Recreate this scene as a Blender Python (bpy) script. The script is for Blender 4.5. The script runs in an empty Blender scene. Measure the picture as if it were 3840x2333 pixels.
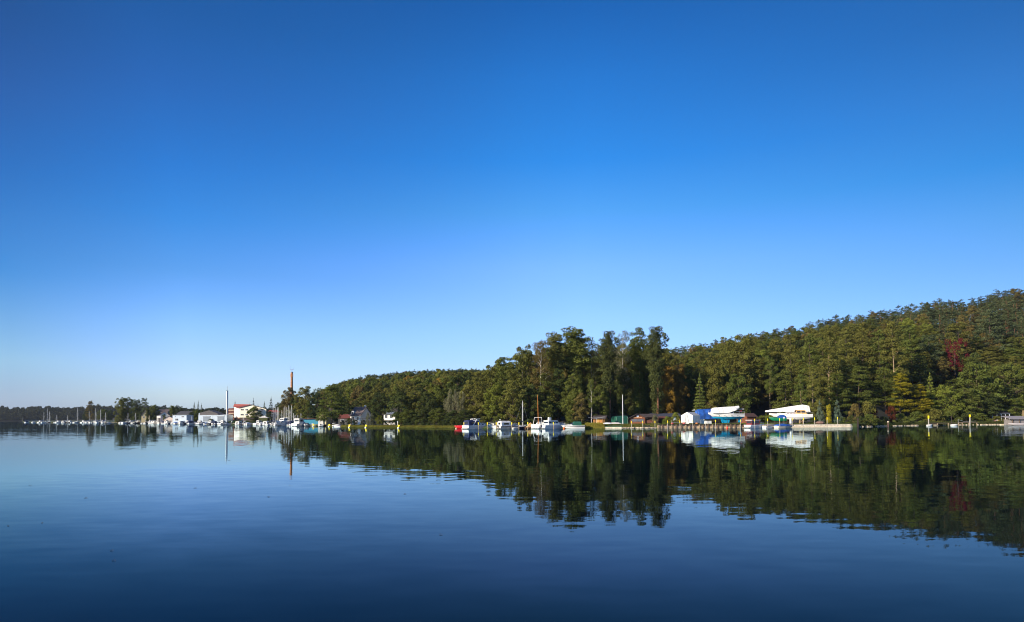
import bpy, math, random
import numpy as np
from mathutils import Vector, Euler, Matrix
R = math.radians
PI = math.pi
scene = bpy.context.scene
col = scene.collection

# ------------------------------------------------------------ camera
F_PX, CAM_H, PITCH, ROLL = 2560.0, 3.0, R(2.0), R(-0.21)
cam_data = bpy.data.cameras.new('camera')
cam = bpy.data.objects.new('camera', cam_data)
col.objects.link(cam)
cam_data.sensor_width = 36.0
cam_data.lens = 24.0
cam_data.shift_y = 311.0 / 3840.0
cam_data.clip_start = 0.2
cam_data.clip_end = 20000.0
cam.location = (0, 0, CAM_H)
CAM_R = (Matrix.Rotation(R(90) + PITCH, 3, 'X') @ Matrix.Rotation(ROLL, 3, 'Z'))
cam.rotation_euler = CAM_R.to_euler()
scene.camera = cam

# ------------------------------------------------------------ sun and sky
SUN = Vector((-0.76, -0.55, 0.36)).normalized()
SUN_EL = math.asin(SUN.z)
SUN_AZ = math.atan2(SUN.x, SUN.y)          # clockwise from +Y
sun_data = bpy.data.lights.new('sun', 'SUN')
sun_data.energy = 5.0
sun_data.angle = R(0.5)
sun_data.color = (1.0, 0.86, 0.66)
sun = bpy.data.objects.new('sun', sun_data)
col.objects.link(sun)
sun.rotation_euler = SUN.to_track_quat('Z', 'Y').to_euler()

world = bpy.data.worlds.new('World')
scene.world = world
world.use_nodes = True
wn, wl = world.node_tree.nodes, world.node_tree.links
wn.clear()
w_out = wn.new('ShaderNodeOutputWorld')
w_bg = wn.new('ShaderNodeBackground')
w_sky = wn.new('ShaderNodeTexSky')
w_sky.sky_type = 'NISHITA'
w_sky.sun_disc = False
w_sky.sun_elevation = SUN_EL
w_sky.sun_rotation = SUN_AZ
w_sky.altitude = 50
w_sky.air_density = 1.0
w_sky.dust_density = 0.6
w_sky.ozone_density = 2.0
w_bg.inputs['Strength'].default_value = 0.079
# a deep polarised autumn blue: the sky colour is graded by height above the horizon
w_tc = wn.new('ShaderNodeTexCoord')
w_sep = wn.new('ShaderNodeSeparateXYZ')
wl.new(w_tc.outputs['Generated'], w_sep.inputs[0])
def z_ramp(stops):
    r = wn.new('ShaderNodeValToRGB')
    el = r.color_ramp.elements
    while len(el) < len(stops):
        el.new(0.5)
    for e, (p, c) in zip(el, stops):
        e.position = p
    for e, (p, c) in zip(el, stops):
        e.color = (c[0] / 3, c[1] / 3, c[2] / 3, 1)
    wl.new(w_sep.outputs['Z'], r.inputs[0])
    return r
ZL = z_ramp([(0.0147, (0.776, 1.009, 1.884)), (0.0399, (0.739, 0.985, 1.689)), (0.0712, (0.757, 1.077, 1.614)), (0.1117, (0.569, 0.948, 1.512)), (0.1746, (0.255, 0.76, 1.42)), (0.2356, (0.196, 0.681, 1.325)), (0.2913, (0.136, 0.569, 1.202)), (0.3732, (0.159, 0.46, 0.986)), (0.4429, (0.115, 0.365, 0.752))])
ZM = z_ramp([(0.0094, (1.102, 1.404, 2.4)), (0.0303, (1.223, 1.486, 2.188)), (0.0791, (1.096, 1.366, 2.368)), (0.1241, (0.914, 1.307, 2.274)), (0.1936, (0.48, 1.026, 1.774)), (0.2606, (0.231, 0.919, 1.747)), (0.3213, (0.158, 0.803, 1.653)), (0.4091, (0.162, 0.655, 1.39)), (0.4825, (0.12, 0.568, 1.176))])
ZC = z_ramp([(0.0105, (0.944, 1.185, 1.966)), (0.0339, (0.994, 1.208, 1.747)), (0.0885, (0.954, 1.209, 1.876)), (0.1386, (0.953, 1.246, 1.919)), (0.2157, (0.826, 1.252, 2.15)), (0.2894, (0.441, 1.155, 1.814)), (0.3554, (0.184, 0.996, 1.857)), (0.4493, (0.146, 0.867, 1.707)), (0.526, (0.103, 0.676, 1.425))])
ZR = z_ramp([(0.0085, (0.716, 0.927, 1.542)), (0.0273, (0.646, 0.807, 1.275)), (0.0713, (0.592, 0.804, 1.419)), (0.1119, (0.579, 0.808, 1.339)), (0.1749, (0.445, 0.753, 1.181)), (0.236, (0.307, 0.731, 1.155)), (0.2919, (0.143, 0.653, 1.16)), (0.3738, (0.161, 0.578, 1.063)), (0.4435, (0.119, 0.477, 0.914))])
def w_mix(a, b, x0, x1):
    mr = wn.new('ShaderNodeMapRange')
    mr.inputs['From Min'].default_value = x0
    mr.inputs['From Max'].default_value = x1
    wl.new(w_sep.outputs['X'], mr.inputs['Value'])
    m = wn.new('ShaderNodeMix'); m.data_type = 'RGBA'
    wl.new(mr.outputs[0], m.inputs['Factor'])
    wl.new(a, m.inputs['A']); wl.new(b, m.inputs['B'])
    return m.outputs['Result']
w_grade = w_mix(w_mix(w_mix(ZL.outputs[0], ZM.outputs[0], -0.59, -0.43), ZC.outputs[0], -0.43, 0.02), ZR.outputs[0], 0.1, 0.6)
w_mul2 = wn.new('ShaderNodeMix'); w_mul2.data_type = 'RGBA'; w_mul2.blend_type = 'MULTIPLY'
w_mul2.inputs['Factor'].default_value = 1.0
wl.new(w_sky.outputs[0], w_mul2.inputs['A'])
wl.new(w_grade, w_mul2.inputs['B'])
w_gain = wn.new('ShaderNodeVectorMath'); w_gain.operation = 'SCALE'
w_gain.inputs['Scale'].default_value = 3.0
wl.new(w_mul2.outputs['Result'], w_gain.inputs[0])
wl.new(w_gain.outputs[0], w_bg.inputs['Color'])
wl.new(w_bg.outputs[0], w_out.inputs['Surface'])

scene.view_settings.view_transform = 'Standard'
scene.view_settings.look = 'None'
scene.view_settings.exposure = 0.6
scene.view_settings.gamma = 1.0
scene.render.engine = 'CYCLES'
scene.cycles.max_bounces = 5
scene.cycles.diffuse_bounces = 2
scene.cycles.glossy_bounces = 3
scene.cycles.transmission_bounces = 3
scene.cycles.transparent_max_bounces = 6
scene.cycles.volume_bounces = 0
scene.cycles.use_denoising = True
scene.cycles.denoising_prefilter = 'ACCURATE'
scene.cycles.filter_width = 1.05
scene.cycles.sample_clamp_indirect = 6.0

# ------------------------------------------------------------ picture <-> place helpers
CAM_RT = CAM_R.transposed()
def proj(x, y, z):
    d = CAM_RT @ Vector((x, y, z - CAM_H))
    return 1920 + F_PX * d.x / -d.z, 1166.5 + 311 - F_PX * d.y / -d.z
def X(px, Y, z=0.0):
    x = (px - 1920) / F_PX * Y
    for _ in range(4):
        x += (px - proj(x, Y, z)[0]) / F_PX * Y
    return x
def Z(px, py, Y):
    d = CAM_R @ Vector(((px - 1920) / F_PX, (1166.5 + 311 - py) / F_PX, -1))
    return CAM_H + d.z / d.y * Y
rnd = random.Random(7)

# ------------------------------------------------------------ tagging
def tag(o, label=None, cat=None, group=None, kind=None):
    if label: o['label'] = label
    if cat: o['category'] = cat
    if group: o['group'] = group
    if kind: o['kind'] = kind
    return o
def empty(name, loc, rz=0.0, label=None, cat=None, group=None):
    o = bpy.data.objects.new(name, None)
    o.empty_display_size = 0.3
    o.location = loc
    o.rotation_euler = (0, 0, rz)
    col.objects.link(o)
    return tag(o, label, cat, group)
def children(o):
    return [c for c in scene.objects if c.parent == o]
def copy_tree(o, parent=None, kids=None):
    kids = KIDS
    c = o.copy(); col.objects.link(c)
    if parent: c.parent = parent
    if o.name in kids: kids[c.name] = []
    for ch in kids.get(o.name, []):
        d = copy_tree(ch, c)
        kids[c.name].append(d)
    return c
KIDS = {}
def adopt(child, parent):
    child.parent = parent
    KIDS.setdefault(parent.name, []).append(child)

# ------------------------------------------------------------ materials
def new_mat(name):
    m = bpy.data.materials.new(name); m.use_nodes = True
    n, l = m.node_tree.nodes, m.node_tree.links
    n.clear()
    out = n.new('ShaderNodeOutputMaterial')
    return m, n, l, out
def noise_mix(n, l, c, amt, scale, coord='Object', detail=4.0):
    tc = n.new('ShaderNodeTexCoord')
    no = n.new('ShaderNodeTexNoise'); no.inputs['Scale'].default_value = scale; no.inputs['Detail'].default_value = detail
    l.new(tc.outputs[coord], no.inputs['Vector'])
    mx = n.new('ShaderNodeMix'); mx.data_type = 'RGBA'
    mx.inputs['A'].default_value = (c[0] * (1 - amt), c[1] * (1 - amt), c[2] * (1 - amt), 1)
    mx.inputs['B'].default_value = (min(1, c[0] * (1 + amt)), min(1, c[1] * (1 + amt)), min(1, c[2] * (1 + amt)), 1)
    mr = n.new('ShaderNodeMapRange'); mr.inputs['From Min'].default_value = 0.3; mr.inputs['From Max'].default_value = 0.7
    l.new(no.outputs['Fac'], mr.inputs['Value']); l.new(mr.outputs[0], mx.inputs['Factor'])
    return mx.outputs['Result']
MATS = {}
def mat(name, c, rough=0.6, amt=0.12, scale=1.5, metal=0.0, spec=0.5, two=None, stripes=None):
    if name in MATS: return MATS[name]
    m, n, l, out = new_mat(name)
    b = n.new('ShaderNodeBsdfPrincipled')
    b.inputs['Roughness'].default_value = rough
    b.inputs['Metallic'].default_value = metal
    b.inputs['Specular IOR Level'].default_value = spec
    colr = noise_mix(n, l, c, amt, scale)
    if stripes:      # planks, courses or sheets: (axis, spacing, darkness)
        ax, sp, dk = stripes
        tc = n.new('ShaderNodeTexCoord'); sx = n.new('ShaderNodeSeparateXYZ')
        l.new(tc.outputs['Object'], sx.inputs[0])
        mt = n.new('ShaderNodeMath'); mt.operation = 'MULTIPLY'; mt.inputs[1].default_value = 1.0 / sp
        l.new(sx.outputs[ax], mt.inputs[0])
        fr = n.new('ShaderNodeMath'); fr.operation = 'FRACT'; l.new(mt.outputs[0], fr.inputs[0])
        gt = n.new('ShaderNodeMath'); gt.operation = 'GREATER_THAN'; gt.inputs[1].default_value = 0.86
        l.new(fr.outputs[0], gt.inputs[0])
        mx = n.new('ShaderNodeMix'); mx.data_type = 'RGBA'
        mx.inputs['B'].default_value = (c[0] * dk, c[1] * dk, c[2] * dk, 1)
        l.new(gt.outputs[0], mx.inputs['Factor']); l.new(colr, mx.inputs['A'])
        colr = mx.outputs['Result']
    l.new(colr, b.inputs['Base Color'])
    l.new(b.outputs[0], out.inputs['Surface'])
    MATS[name] = m
    return m
WHITE = mat('white_gelcoat', (0.80, 0.79, 0.76), 0.35, 0.06, 0.8)
CREAMW = mat('cream_gelcoat', (0.72, 0.64, 0.52), 0.4, 0.08)
DECKM = mat('deck_nonslip', (0.62, 0.60, 0.55), 0.7)
GLASS = mat('dark_glass', (0.02, 0.025, 0.035), 0.08, 0.2)
NAVY = mat('navy_canvas', (0.015, 0.025, 0.09), 0.8)
BLUEC = mat('blue_canvas', (0.012, 0.085, 0.36), 0.75, 0.45, 0.9, stripes=(0, 1.9, 0.6))
BLACKC = mat('black_canvas', (0.012, 0.013, 0.018), 0.7)
GREENC = mat('green_canvas', (0.01, 0.09, 0.06), 0.7)
GREYC = mat('grey_canvas', (0.22, 0.20, 0.17), 0.85)
TANC = mat('tan_canvas', (0.60, 0.36, 0.14), 0.8)
WHITEC = mat('white_tarpaulin', (0.80, 0.78, 0.73), 0.8, 0.12, 0.9, stripes=(0, 1.3, 0.72))
METAL = mat('aluminium', (0.55, 0.56, 0.56), 0.35, 0.1, metal=0.3)
MASTM = mat('mast_aluminium', (0.75, 0.75, 0.74), 0.4, 0.1, metal=0.0)
WOODM = mat('varnished_mast_wood', (0.50, 0.18, 0.03), 0.4)
ANTIF = mat('cyan_antifouling', (0.0, 0.28, 0.50), 0.6, 0.1)
REDH = mat('red_hull_paint', (0.62, 0.015, 0.02), 0.35)
MAROON = mat('maroon_paint', (0.16, 0.015, 0.015), 0.5)
DKHULL = mat('dark_blue_hull', (0.02, 0.03, 0.06), 0.3)
BLUEH = mat('blue_hull', (0.02, 0.08, 0.25), 0.3)
GREENH = mat('green_hull', (0.0, 0.16, 0.07), 0.4)
BROWNH = mat('brown_hull', (0.10, 0.05, 0.03), 0.4)
ORANGE = mat('orange_plastic', (0.85, 0.14, 0.01), 0.4)
YELLOW = mat('yellow_paint', (0.85, 0.66, 0.0), 0.5, 0.06)
PILEM = mat('grey_pile_steel', (0.34, 0.31, 0.27), 0.6, 0.3, 3)
TIMBER = mat('weathered_timber', (0.13, 0.085, 0.055), 0.85, 0.35, 3)
DKTIMBER = mat('dark_wet_timber', (0.035, 0.024, 0.018), 0.8, 0.3, 3)
OUTB = mat('outboard_black', (0.02, 0.02, 0.022), 0.3)
GREYP = mat('grey_paint', (0.25, 0.26, 0.28), 0.5)

# foliage: the colour comes from the object, mottled over the crown
def leaf_mat(name, trans=0.22, mottle=0.45):
    m, n, l, out = new_mat(name)
    oi = n.new('ShaderNodeObjectInfo')
    tc = n.new('ShaderNodeTexCoord')
    n1 = n.new('ShaderNodeTexNoise'); n1.inputs['Scale'].default_value = 0.45; n1.inputs['Detail'].default_value = 3
    n2 = n.new('ShaderNodeTexNoise'); n2.inputs['Scale'].default_value = 3.5; n2.inputs['Detail'].default_value = 2
    l.new(tc.outputs['Object'], n1.inputs['Vector']); l.new(tc.outputs['Object'], n2.inputs['Vector'])
    ad = n.new('ShaderNodeMath'); ad.operation = 'ADD'
    l.new(n1.outputs['Fac'], ad.inputs[0]); l.new(n2.outputs['Fac'], ad.inputs[1])
    mr = n.new('ShaderNodeMapRange')
    mr.inputs['From Min'].default_value = 0.7; mr.inputs['From Max'].default_value = 1.3
    mr.inputs['To Min'].default_value = 1 - mottle; mr.inputs['To Max'].default_value = 1 + mottle
    l.new(ad.outputs[0], mr.inputs['Value'])
    hs = n.new('ShaderNodeHueSaturation')
    mh = n.new('ShaderNodeMapRange'); mh.inputs['To Min'].default_value = 0.485; mh.inputs['To Max'].default_value = 0.515
    l.new(n1.outputs['Fac'], mh.inputs['Value']); l.new(mh.outputs[0], hs.inputs['Hue'])
    l.new(oi.outputs['Color'], hs.inputs['Color']); l.new(mr.outputs[0], hs.inputs['Value'])
    d = n.new('ShaderNodeBsdfDiffuse'); t = n.new('ShaderNodeBsdfTranslucent'); mx = n.new('ShaderNodeMixShader')
    mx.inputs[0].default_value = trans
    l.new(hs.outputs[0], d.inputs['Color']); l.new(hs.outputs[0], t.inputs['Color'])
    l.new(d.outputs[0], mx.inputs[1]); l.new(t.outputs[0], mx.inputs[2])
    l.new(mx.outputs[0], out.inputs['Surface'])
    return m
LEAF = leaf_mat('leaves')
NEEDLE = leaf_mat('needles', 0.06, 0.35)
BARK = mat('bark', (0.075, 0.052, 0.038), 0.95, 0.4, 2)
PINEBARK = mat('pine_bark', (0.22, 0.10, 0.05), 0.95, 0.35, 1.5)
BIRCHBARK = mat('birch_bark', (0.55, 0.50, 0.44), 0.9, 0.5, 1.2)
PALEBARK = mat('pale_bark', (0.30, 0.22, 0.13), 0.95, 0.4, 1.2)

# ------------------------------------------------------------ mesh builder
class MB:
    def __init__(self):
        self.v, self.f, self.mi = [], [], []
        self.cur = 0
    def slot(self, i): self.cur = i; return self
    def add(self, vs, fs):
        o = len(self.v)
        self.v.extend([tuple(p) for p in vs])
        for f in fs:
            self.f.append(tuple(i + o for i in f)); self.mi.append(self.cur)
        return self
    def box(self, c, s, rz=0.0):
        hx, hy, hz = s[0] / 2, s[1] / 2, s[2] / 2
        cr, sr = math.cos(rz), math.sin(rz)
        vs = []
        for z in (-hz, hz):
            for x, y in ((-hx, -hy), (hx, -hy), (hx, hy), (-hx, hy)):
                vs.append((c[0] + x * cr - y * sr, c[1] + x * sr + y * cr, c[2] + z))
        return self.add(vs, [(3, 2, 1, 0), (4, 5, 6, 7), (0, 1, 5, 4), (1, 2, 6, 5), (2, 3, 7, 6), (3, 0, 4, 7)])
    def frustum(self, a, b, z0, z1):
        """a, b = (x0, x1, y0, y1) rectangles at z0 and z1"""
        vs = [(a[0], a[2], z0), (a[1], a[2], z0), (a[1], a[3], z0), (a[0], a[3], z0),
              (b[0], b[2], z1), (b[1], b[2], z1), (b[1], b[3], z1), (b[0], b[3], z1)]
        return self.add(vs, [(3, 2, 1, 0), (4, 5, 6, 7), (0, 1, 5, 4), (1, 2, 6, 5), (2, 3, 7, 6), (3, 0, 4, 7)])
    def tube(self, pts, rs, n=6, cap=True):
        pts = [Vector(p) for p in pts]
        if not isinstance(rs, (list, tuple)): rs = [rs] * len(pts)
        o = len(self.v)
        for i, p in enumerate(pts):
            d = (pts[min(i + 1, len(pts) - 1)] - pts[max(i - 1, 0)]).normalized()
            u = d.cross(Vector((0, 0, 1)) if abs(d.z) < 0.9 else Vector((1, 0, 0))).normalized()
            w = d.cross(u)
            for k in range(n):
                a = 2 * PI * k / n
                self.v.append(tuple(p + (u * math.cos(a) + w * math.sin(a)) * rs[i]))
        for i in range(len(pts) - 1):
            for k in range(n):
                a, b = o + i * n + k, o + i * n + (k + 1) % n
                self.f.append((a, b, b + n, a + n)); self.mi.append(self.cur)
        if cap:
            self.f.append(tuple(range(o + n - 1, o - 1, -1))); self.mi.append(self.cur)
            e = o + (len(pts) - 1) * n
            self.f.append(tuple(range(e, e + n))); self.mi.append(self.cur)
        return self
    def loft(self, secs, closed=False, cap=True):
        n = len(secs[0]); o = len(self.v)
        for s in secs: self.v.extend([tuple(p) for p in s])
        for i in range(len(secs) - 1):
            for k in range(n if closed else n - 1):
                a, b = o + i * n + k, o + i * n + (k + 1) % n
                self.f.append((a, b, b + n, a + n)); self.mi.append(self.cur)
        if cap:
            self.f.append(tuple(range(o + n - 1, o - 1, -1))); self.mi.append(self.cur)
            e = o + (len(secs) - 1) * n
            self.f.append(tuple(range(e, e + n))); self.mi.append(self.cur)
        return self
    def prism(self, outline, y0, y1):
        """outline: list of (x, z), extruded along y"""
        n = len(outline)
        vs = [(x, y0, z) for x, z in outline] + [(x, y1, z) for x, z in outline]
        fs = [tuple(range(n)), tuple(range(2 * n - 1, n - 1, -1))]
        for k in range(n):
            fs.append((k, k + n, (k + 1) % n + n, (k + 1) % n))
        return self.add(vs, fs)
    def ball(self, c, r, n=10, m=6, sz=1.0):
        vs, fs = [], []
        for i in range(m + 1):
            t = PI * i / m
            for k in range(n):
                a = 2 * PI * k / n
                vs.append((c[0] + r * math.sin(t) * math.cos(a), c[1] + r * math.sin(t) * math.sin(a), c[2] + r * sz * math.cos(t)))
        for i in range(m):
            for k in range(n):
                fs.append((i * n + k, i * n + (k + 1) % n, (i + 1) * n + (k + 1) % n, (i + 1) * n + k))
        return self.add(vs, fs)
    def build(self, name, mats, parent=None, smooth=False, loc=None, rz=0.0):
        me = bpy.data.meshes.new(name)
        me.from_pydata(self.v, [], self.f)
        if not isinstance(mats, (list, tuple)): mats = [mats]
        for m in mats: me.materials.append(m)
        if len(mats) > 1: me.polygons.foreach_set('material_index', self.mi)
        me.validate(verbose=False); 
        if smooth: me.polygons.foreach_set('use_smooth', [True] * len(me.polygons))
        me.update()
        o = bpy.data.objects.new(name, me); col.objects.link(o)
        if parent: adopt(o, parent)
        if loc is not None: o.location = loc
        if rz: o.rotation_euler.z = rz
        return o

# ------------------------------------------------------------ terrain
SH = np.array([(-3200, 1500), (-1500, 1300), (-300, 1280), (84, 1280), (92, 655), (300, 600), (460, 500), (600, 445), (700, 415), (800, 372), (900, 350), (1000, 330), (1060, 318), (1150, 290), (1180, 275), (1250, 252), (1300, 238), (1500, 222), (1700, 206),
               (1800, 204), (2060, 197), (2200, 189), (2460, 187), (2466, 186.5), (2770, 187.5), (2900, 190), (3212, 192), (3222, 197), (3400, 215), (3600, 226), (3840, 238), (4300, 225), (5500, 190), (8000, 120)], float)
FL = np.array([(-3200, 5), (84, 5), (92, 900), (1150, 300), (1250, 75), (1500, 55), (1740, 20), (1830, 14), (2050, 16), (2100, 34), (2460, 40), (2900, 34), (3200, 24), (3240, 8), (3400, 14), (3600, 20), (3840, 20), (8000, 20)], float)
BK = np.array([(-3200, 0.6), (84, 0.6), (92, 0.7), (1150, 0.7), (1250, 0.5), (1700, 0.5), (1800, 0.7), (2100, 0.9), (2460, 0.95), (3215, 1.0), (3230, 0.7), (8000, 0.7)], float)
RG = np.array([(-3200, 1500), (84, 1500), (1150, 900), (1180, 640), (1500, 600), (1800, 560), (1900, 460), (2500, 430), (3040, 400), (3840, 420), (8000, 420)], float)
SKY = np.array([(-3200, 1523), (84, 1523), (900, 1535), (1100, 1480), (1180, 1455), (1252, 1439), (1292, 1427), (1365, 1407), (1486, 1395), (1584, 1389), (1716, 1384), (1800, 1385), (1840, 1388), (2000, 1375), (2170, 1352), (2350, 1330), (2498, 1300), (2560, 1296),
                (2615, 1283), (2667, 1273), (2726, 1262), (2797, 1250), (2894, 1231), (2998, 1218), (3037, 1206), (3138, 1177), (3219, 1180), (3283, 1159), (3369, 1144), (3492, 1114), (3567, 1109), (3646, 1103), (3713, 1084), (3773, 1078), (3840, 1070), (4300, 1000), (8000, 950)], float)
TREE_H = 16.0
def shore(px): return float(np.interp(px, SH[:, 0], SH[:, 1]))
def ridge_h(px):
    Rr = float(np.interp(px, RG[:, 0], RG[:, 1]))
    py = float(np.interp(px, SKY[:, 0], SKY[:, 1]))
    hor = 1573.9 - 14.1 * px / 3840
    return max(CAM_H + (hor - py) / F_PX * Rr - TREE_H, 1.0)
def ground(x, Y):
    px = 1920 + F_PX * x / Y
    D = shore(px)
    bk = float(np.interp(px, BK[:, 0], BK[:, 1]))
    s = Y - D
    if s < -0.01: return -1.5
    if px < 1150 and px > 88:
        h0 = bk
        g = 0.0
    else:
        h0 = bk; g = 0.0
    wharf = 2462 < px < 3216
    edge = bk if wharf else bk * min(1, s / 2.0 + 0.12)
    F = float(np.interp(px, FL[:, 0], FL[:, 1]))
    Rr = float(np.interp(px, RG[:, 0], RG[:, 1]))
    H = ridge_h(px)
    u = (s - F) / max(Rr - D - F, 20)
    u = min(max(u, 0), 1)
    w = u * (1.3 - 0.3 * u)
    bump = 0.8 * math.sin(x * 0.05 + 1.3) * math.sin(Y * 0.043) * min(1, max(0, s - F) / 30)
    return edge + (max(H, edge) - edge) * w + bump

pxs = sorted(set(list(range(-800, -200, 150)) + list(range(-200, 4000, 12)) + list(range(4000, 4701, 100)) + [84, 88, 92, 2460, 2465, 2470, 3212, 3216, 3220]))
offs = [-6, -0.02, 0.0, 0.6, 2, 4, 7, 12, 18, 25, 33, 42, 55, 70, 90, 110, 135, 160, 190, 220, 260, 300, 360, 430, 520, 650, 850, 1200, 1600, 2400, 3300]
gv, gf, gm = [], [], []
for i, px in enumerate(pxs):
    D = shore(px)
    for j, o in enumerate(offs):
        Y = D + o
        x = (px - 1920) / F_PX * Y
        z = -1.5 if o <= -0.02 else ground(x, Y)
        gv.append((x, Y, z))
nj = len(offs)
for i in range(len(pxs) - 1):
    for j in range(nj - 1):
        a = i * nj + j
        gf.append((a, a + nj, a + nj + 1, a + 1))
        pxm = (pxs[i] + pxs[i + 1]) / 2
        F = float(np.interp(pxm, FL[:, 0], FL[:, 1]))
        lawn = offs[j + 1] <= F + 4 and (88 < pxm < 3225)
        gm.append(1 if lawn else 0)
forest_floor = mat('forest_floor', (0.018, 0.018, 0.008), 0.95, 0.5, 0.15)
lawn_mat = mat('lawn', (0.045, 0.070, 0.014), 0.95, 0.35, 0.25)
me = bpy.data.meshes.new('ground')
me.from_pydata(gv, [], gf)
me.materials.append(forest_floor); me.materials.append(lawn_mat)
me.polygons.foreach_set('material_index', gm)
me.polygons.foreach_set('use_smooth', [True] * len(me.polygons))
me.update()
g_obj = bpy.data.objects.new('ground', me); col.objects.link(g_obj)
tag(g_obj, kind='structure')

# ------------------------------------------------------------ lake
m_water, n, l, out = new_mat('lake_water')
geo = n.new('ShaderNodeNewGeometry')
def wave(sx, sy, scale, detail, ay, ax):
    mp = n.new('ShaderNodeMapping'); mp.inputs['Scale'].default_value = (sx, sy, 1)
    no = n.new('ShaderNodeTexNoise'); no.inputs['Scale'].default_value = scale; no.inputs['Detail'].default_value = detail
    l.new(geo.outputs['Position'], mp.inputs['Vector']); l.new(mp.outputs[0], no.inputs['Vector'])
    s = n.new('ShaderNodeVectorMath'); s.operation = 'SUBTRACT'; s.inputs[1].default_value = (0.5, 0.5, 0.5)
    l.new(no.outputs['Color'], s.inputs[0])
    mu = n.new('ShaderNodeVectorMath'); mu.operation = 'MULTIPLY'; mu.inputs[1].default_value = (ax, ay, 0)
    l.new(s.outputs[0], mu.inputs[0])
    return mu.outputs[0], no
w1, _ = wave(0.45, 1.0, 1.6, 2.0, 0.026, 0.013)        # hand-sized ripples
w2, _ = wave(0.12, 1.0, 0.35, 2.0, 0.0075, 0.003)      # metre ripples with long crests
w3, _ = wave(0.05, 1.0, 0.06, 3.0, 0.003, 0.0006)      # slow swell lines
# breeze patches
mp = n.new('ShaderNodeMapping'); mp.inputs['Scale'].default_value = (0.2, 1, 1)
npat = n.new('ShaderNodeTexNoise'); npat.inputs['Scale'].default_value = 0.05; npat.inputs['Detail'].default_value = 3
l.new(geo.outputs['Position'], mp.inputs['Vector']); l.new(mp.outputs[0], npat.inputs['Vector'])
pr = n.new('ShaderNodeMapRange'); pr.inputs['From Min'].default_value = 0.35; pr.inputs['From Max'].default_value = 0.65
pr.inputs['To Min'].default_value = 0.45; pr.inputs['To Max'].default_value = 1.25
l.new(npat.outputs['Fac'], pr.inputs['Value'])
a1 = n.new('ShaderNodeVectorMath'); a1.operation = 'ADD'; l.new(w1, a1.inputs[0]); l.new(w2, a1.inputs[1])
sc = n.new('ShaderNodeVectorMath'); sc.operation = 'SCALE'; l.new(a1.outputs[0], sc.inputs[0]); l.new(pr.outputs[0], sc.inputs['Scale'])
a2 = n.new('ShaderNodeVectorMath'); a2.operation = 'ADD'; l.new(sc.outputs[0], a2.inputs[0]); l.new(w3, a2.inputs[1])
a3 = n.new('ShaderNodeVectorMath'); a3.operation = 'ADD'; l.new(a2.outputs[0], a3.inputs[0]); a3.inputs[1].default_value = (0, 0, 1)
nz = n.new('ShaderNodeVectorMath'); nz.operation = 'NORMALIZE'; l.new(a3.outputs[0], nz.inputs[0])
fr = n.new('ShaderNodeFresnel'); fr.inputs['IOR'].default_value = 1.15
l.new(nz.outputs[0], fr.inputs['Normal'])
gl = n.new('ShaderNodeBsdfGlossy'); gl.inputs['Color'].default_value = (0.76, 0.93, 1.0, 1); gl.inputs['Roughness'].default_value = 0.02
l.new(nz.outputs[0], gl.inputs['Normal'])
df = n.new('ShaderNodeBsdfDiffuse'); df.inputs['Color'].default_value = (0.0004, 0.002, 0.006, 1)
mx = n.new('ShaderNodeMixShader')
pw = n.new('ShaderNodeMath'); pw.operation = 'POWER'; pw.inputs[1].default_value = 1.35
ml = n.new('ShaderNodeMath'); ml.operation = 'MULTIPLY'; ml.inputs[1].default_value = 1.42; ml.use_clamp = True
l.new(fr.outputs[0], pw.inputs[0]); l.new(pw.outputs[0], ml.inputs[0])
mn = n.new('ShaderNodeMath'); mn.operation = 'MINIMUM'; mn.inputs[1].default_value = 0.70
l.new(ml.outputs[0], mn.inputs[0]); l.new(mn.outputs[0], mx.inputs[0]); l.new(df.outputs[0], mx.inputs[1]); l.new(gl.outputs[0], mx.inputs[2])
l.new(mx.outputs[0], out.inputs['Surface'])
lake = MB().add([(-5000, -300, 0), (5000, -300, 0), (5000, 4700, 0), (-5000, 4700, 0)], [(0, 1, 2, 3)]).build('lake_water', m_water)
tag(lake, kind='structure')

# ------------------------------------------------------------ trees
def sph(rng, n):
    v = rng.normal(size=(n, 3)); v /= np.linalg.norm(v, axis=1)[:, None]
    return v
def leaf_quads(clumps, rng, size, dens, up=0.25, jit=0.55):
    """clumps: list of (centre, (rx, ry, rz)); returns vertices (N*4, 3)"""
    P, Nn, S = [], [], []
    for c, r in clumps:
        r = np.array(r); area = 4 * PI * ((r[0] * r[1]) ** 1.6 + (r[0] * r[2]) ** 1.6 + (r[1] * r[2]) ** 1.6) ** (1 / 1.6) / 3 ** (1 / 1.6)
        k = max(8, int(area * dens / (size * size)))
        u = sph(rng, k); u[:, 2] += up; u /= np.linalg.norm(u, axis=1)[:, None]
        rad = rng.uniform(0.72, 1.08, k)[:, None]
        P.append(np.array(c) + u * r * rad)
        nn = u / r; nn /= np.linalg.norm(nn, axis=1)[:, None]
        nn = nn + jit * sph(rng, k); nn /= np.linalg.norm(nn, axis=1)[:, None]
        Nn.append(nn); S.append(size * rng.uniform(0.6, 1.35, k))
    P, Nn, S = np.concatenate(P), np.concatenate(Nn), np.concatenate(S)
    t = np.cross(Nn, sph(rng, len(Nn))); t /= np.linalg.norm(t, axis=1)[:, None] + 1e-9
    b = np.cross(Nn, t)
    t *= (S * 0.62)[:, None]; b *= (S * 0.40)[:, None]
    V = np.stack([P - t, P - b * 1.0, P + t, P + b * 1.0], axis=1).reshape(-1, 3)
    return V
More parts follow.
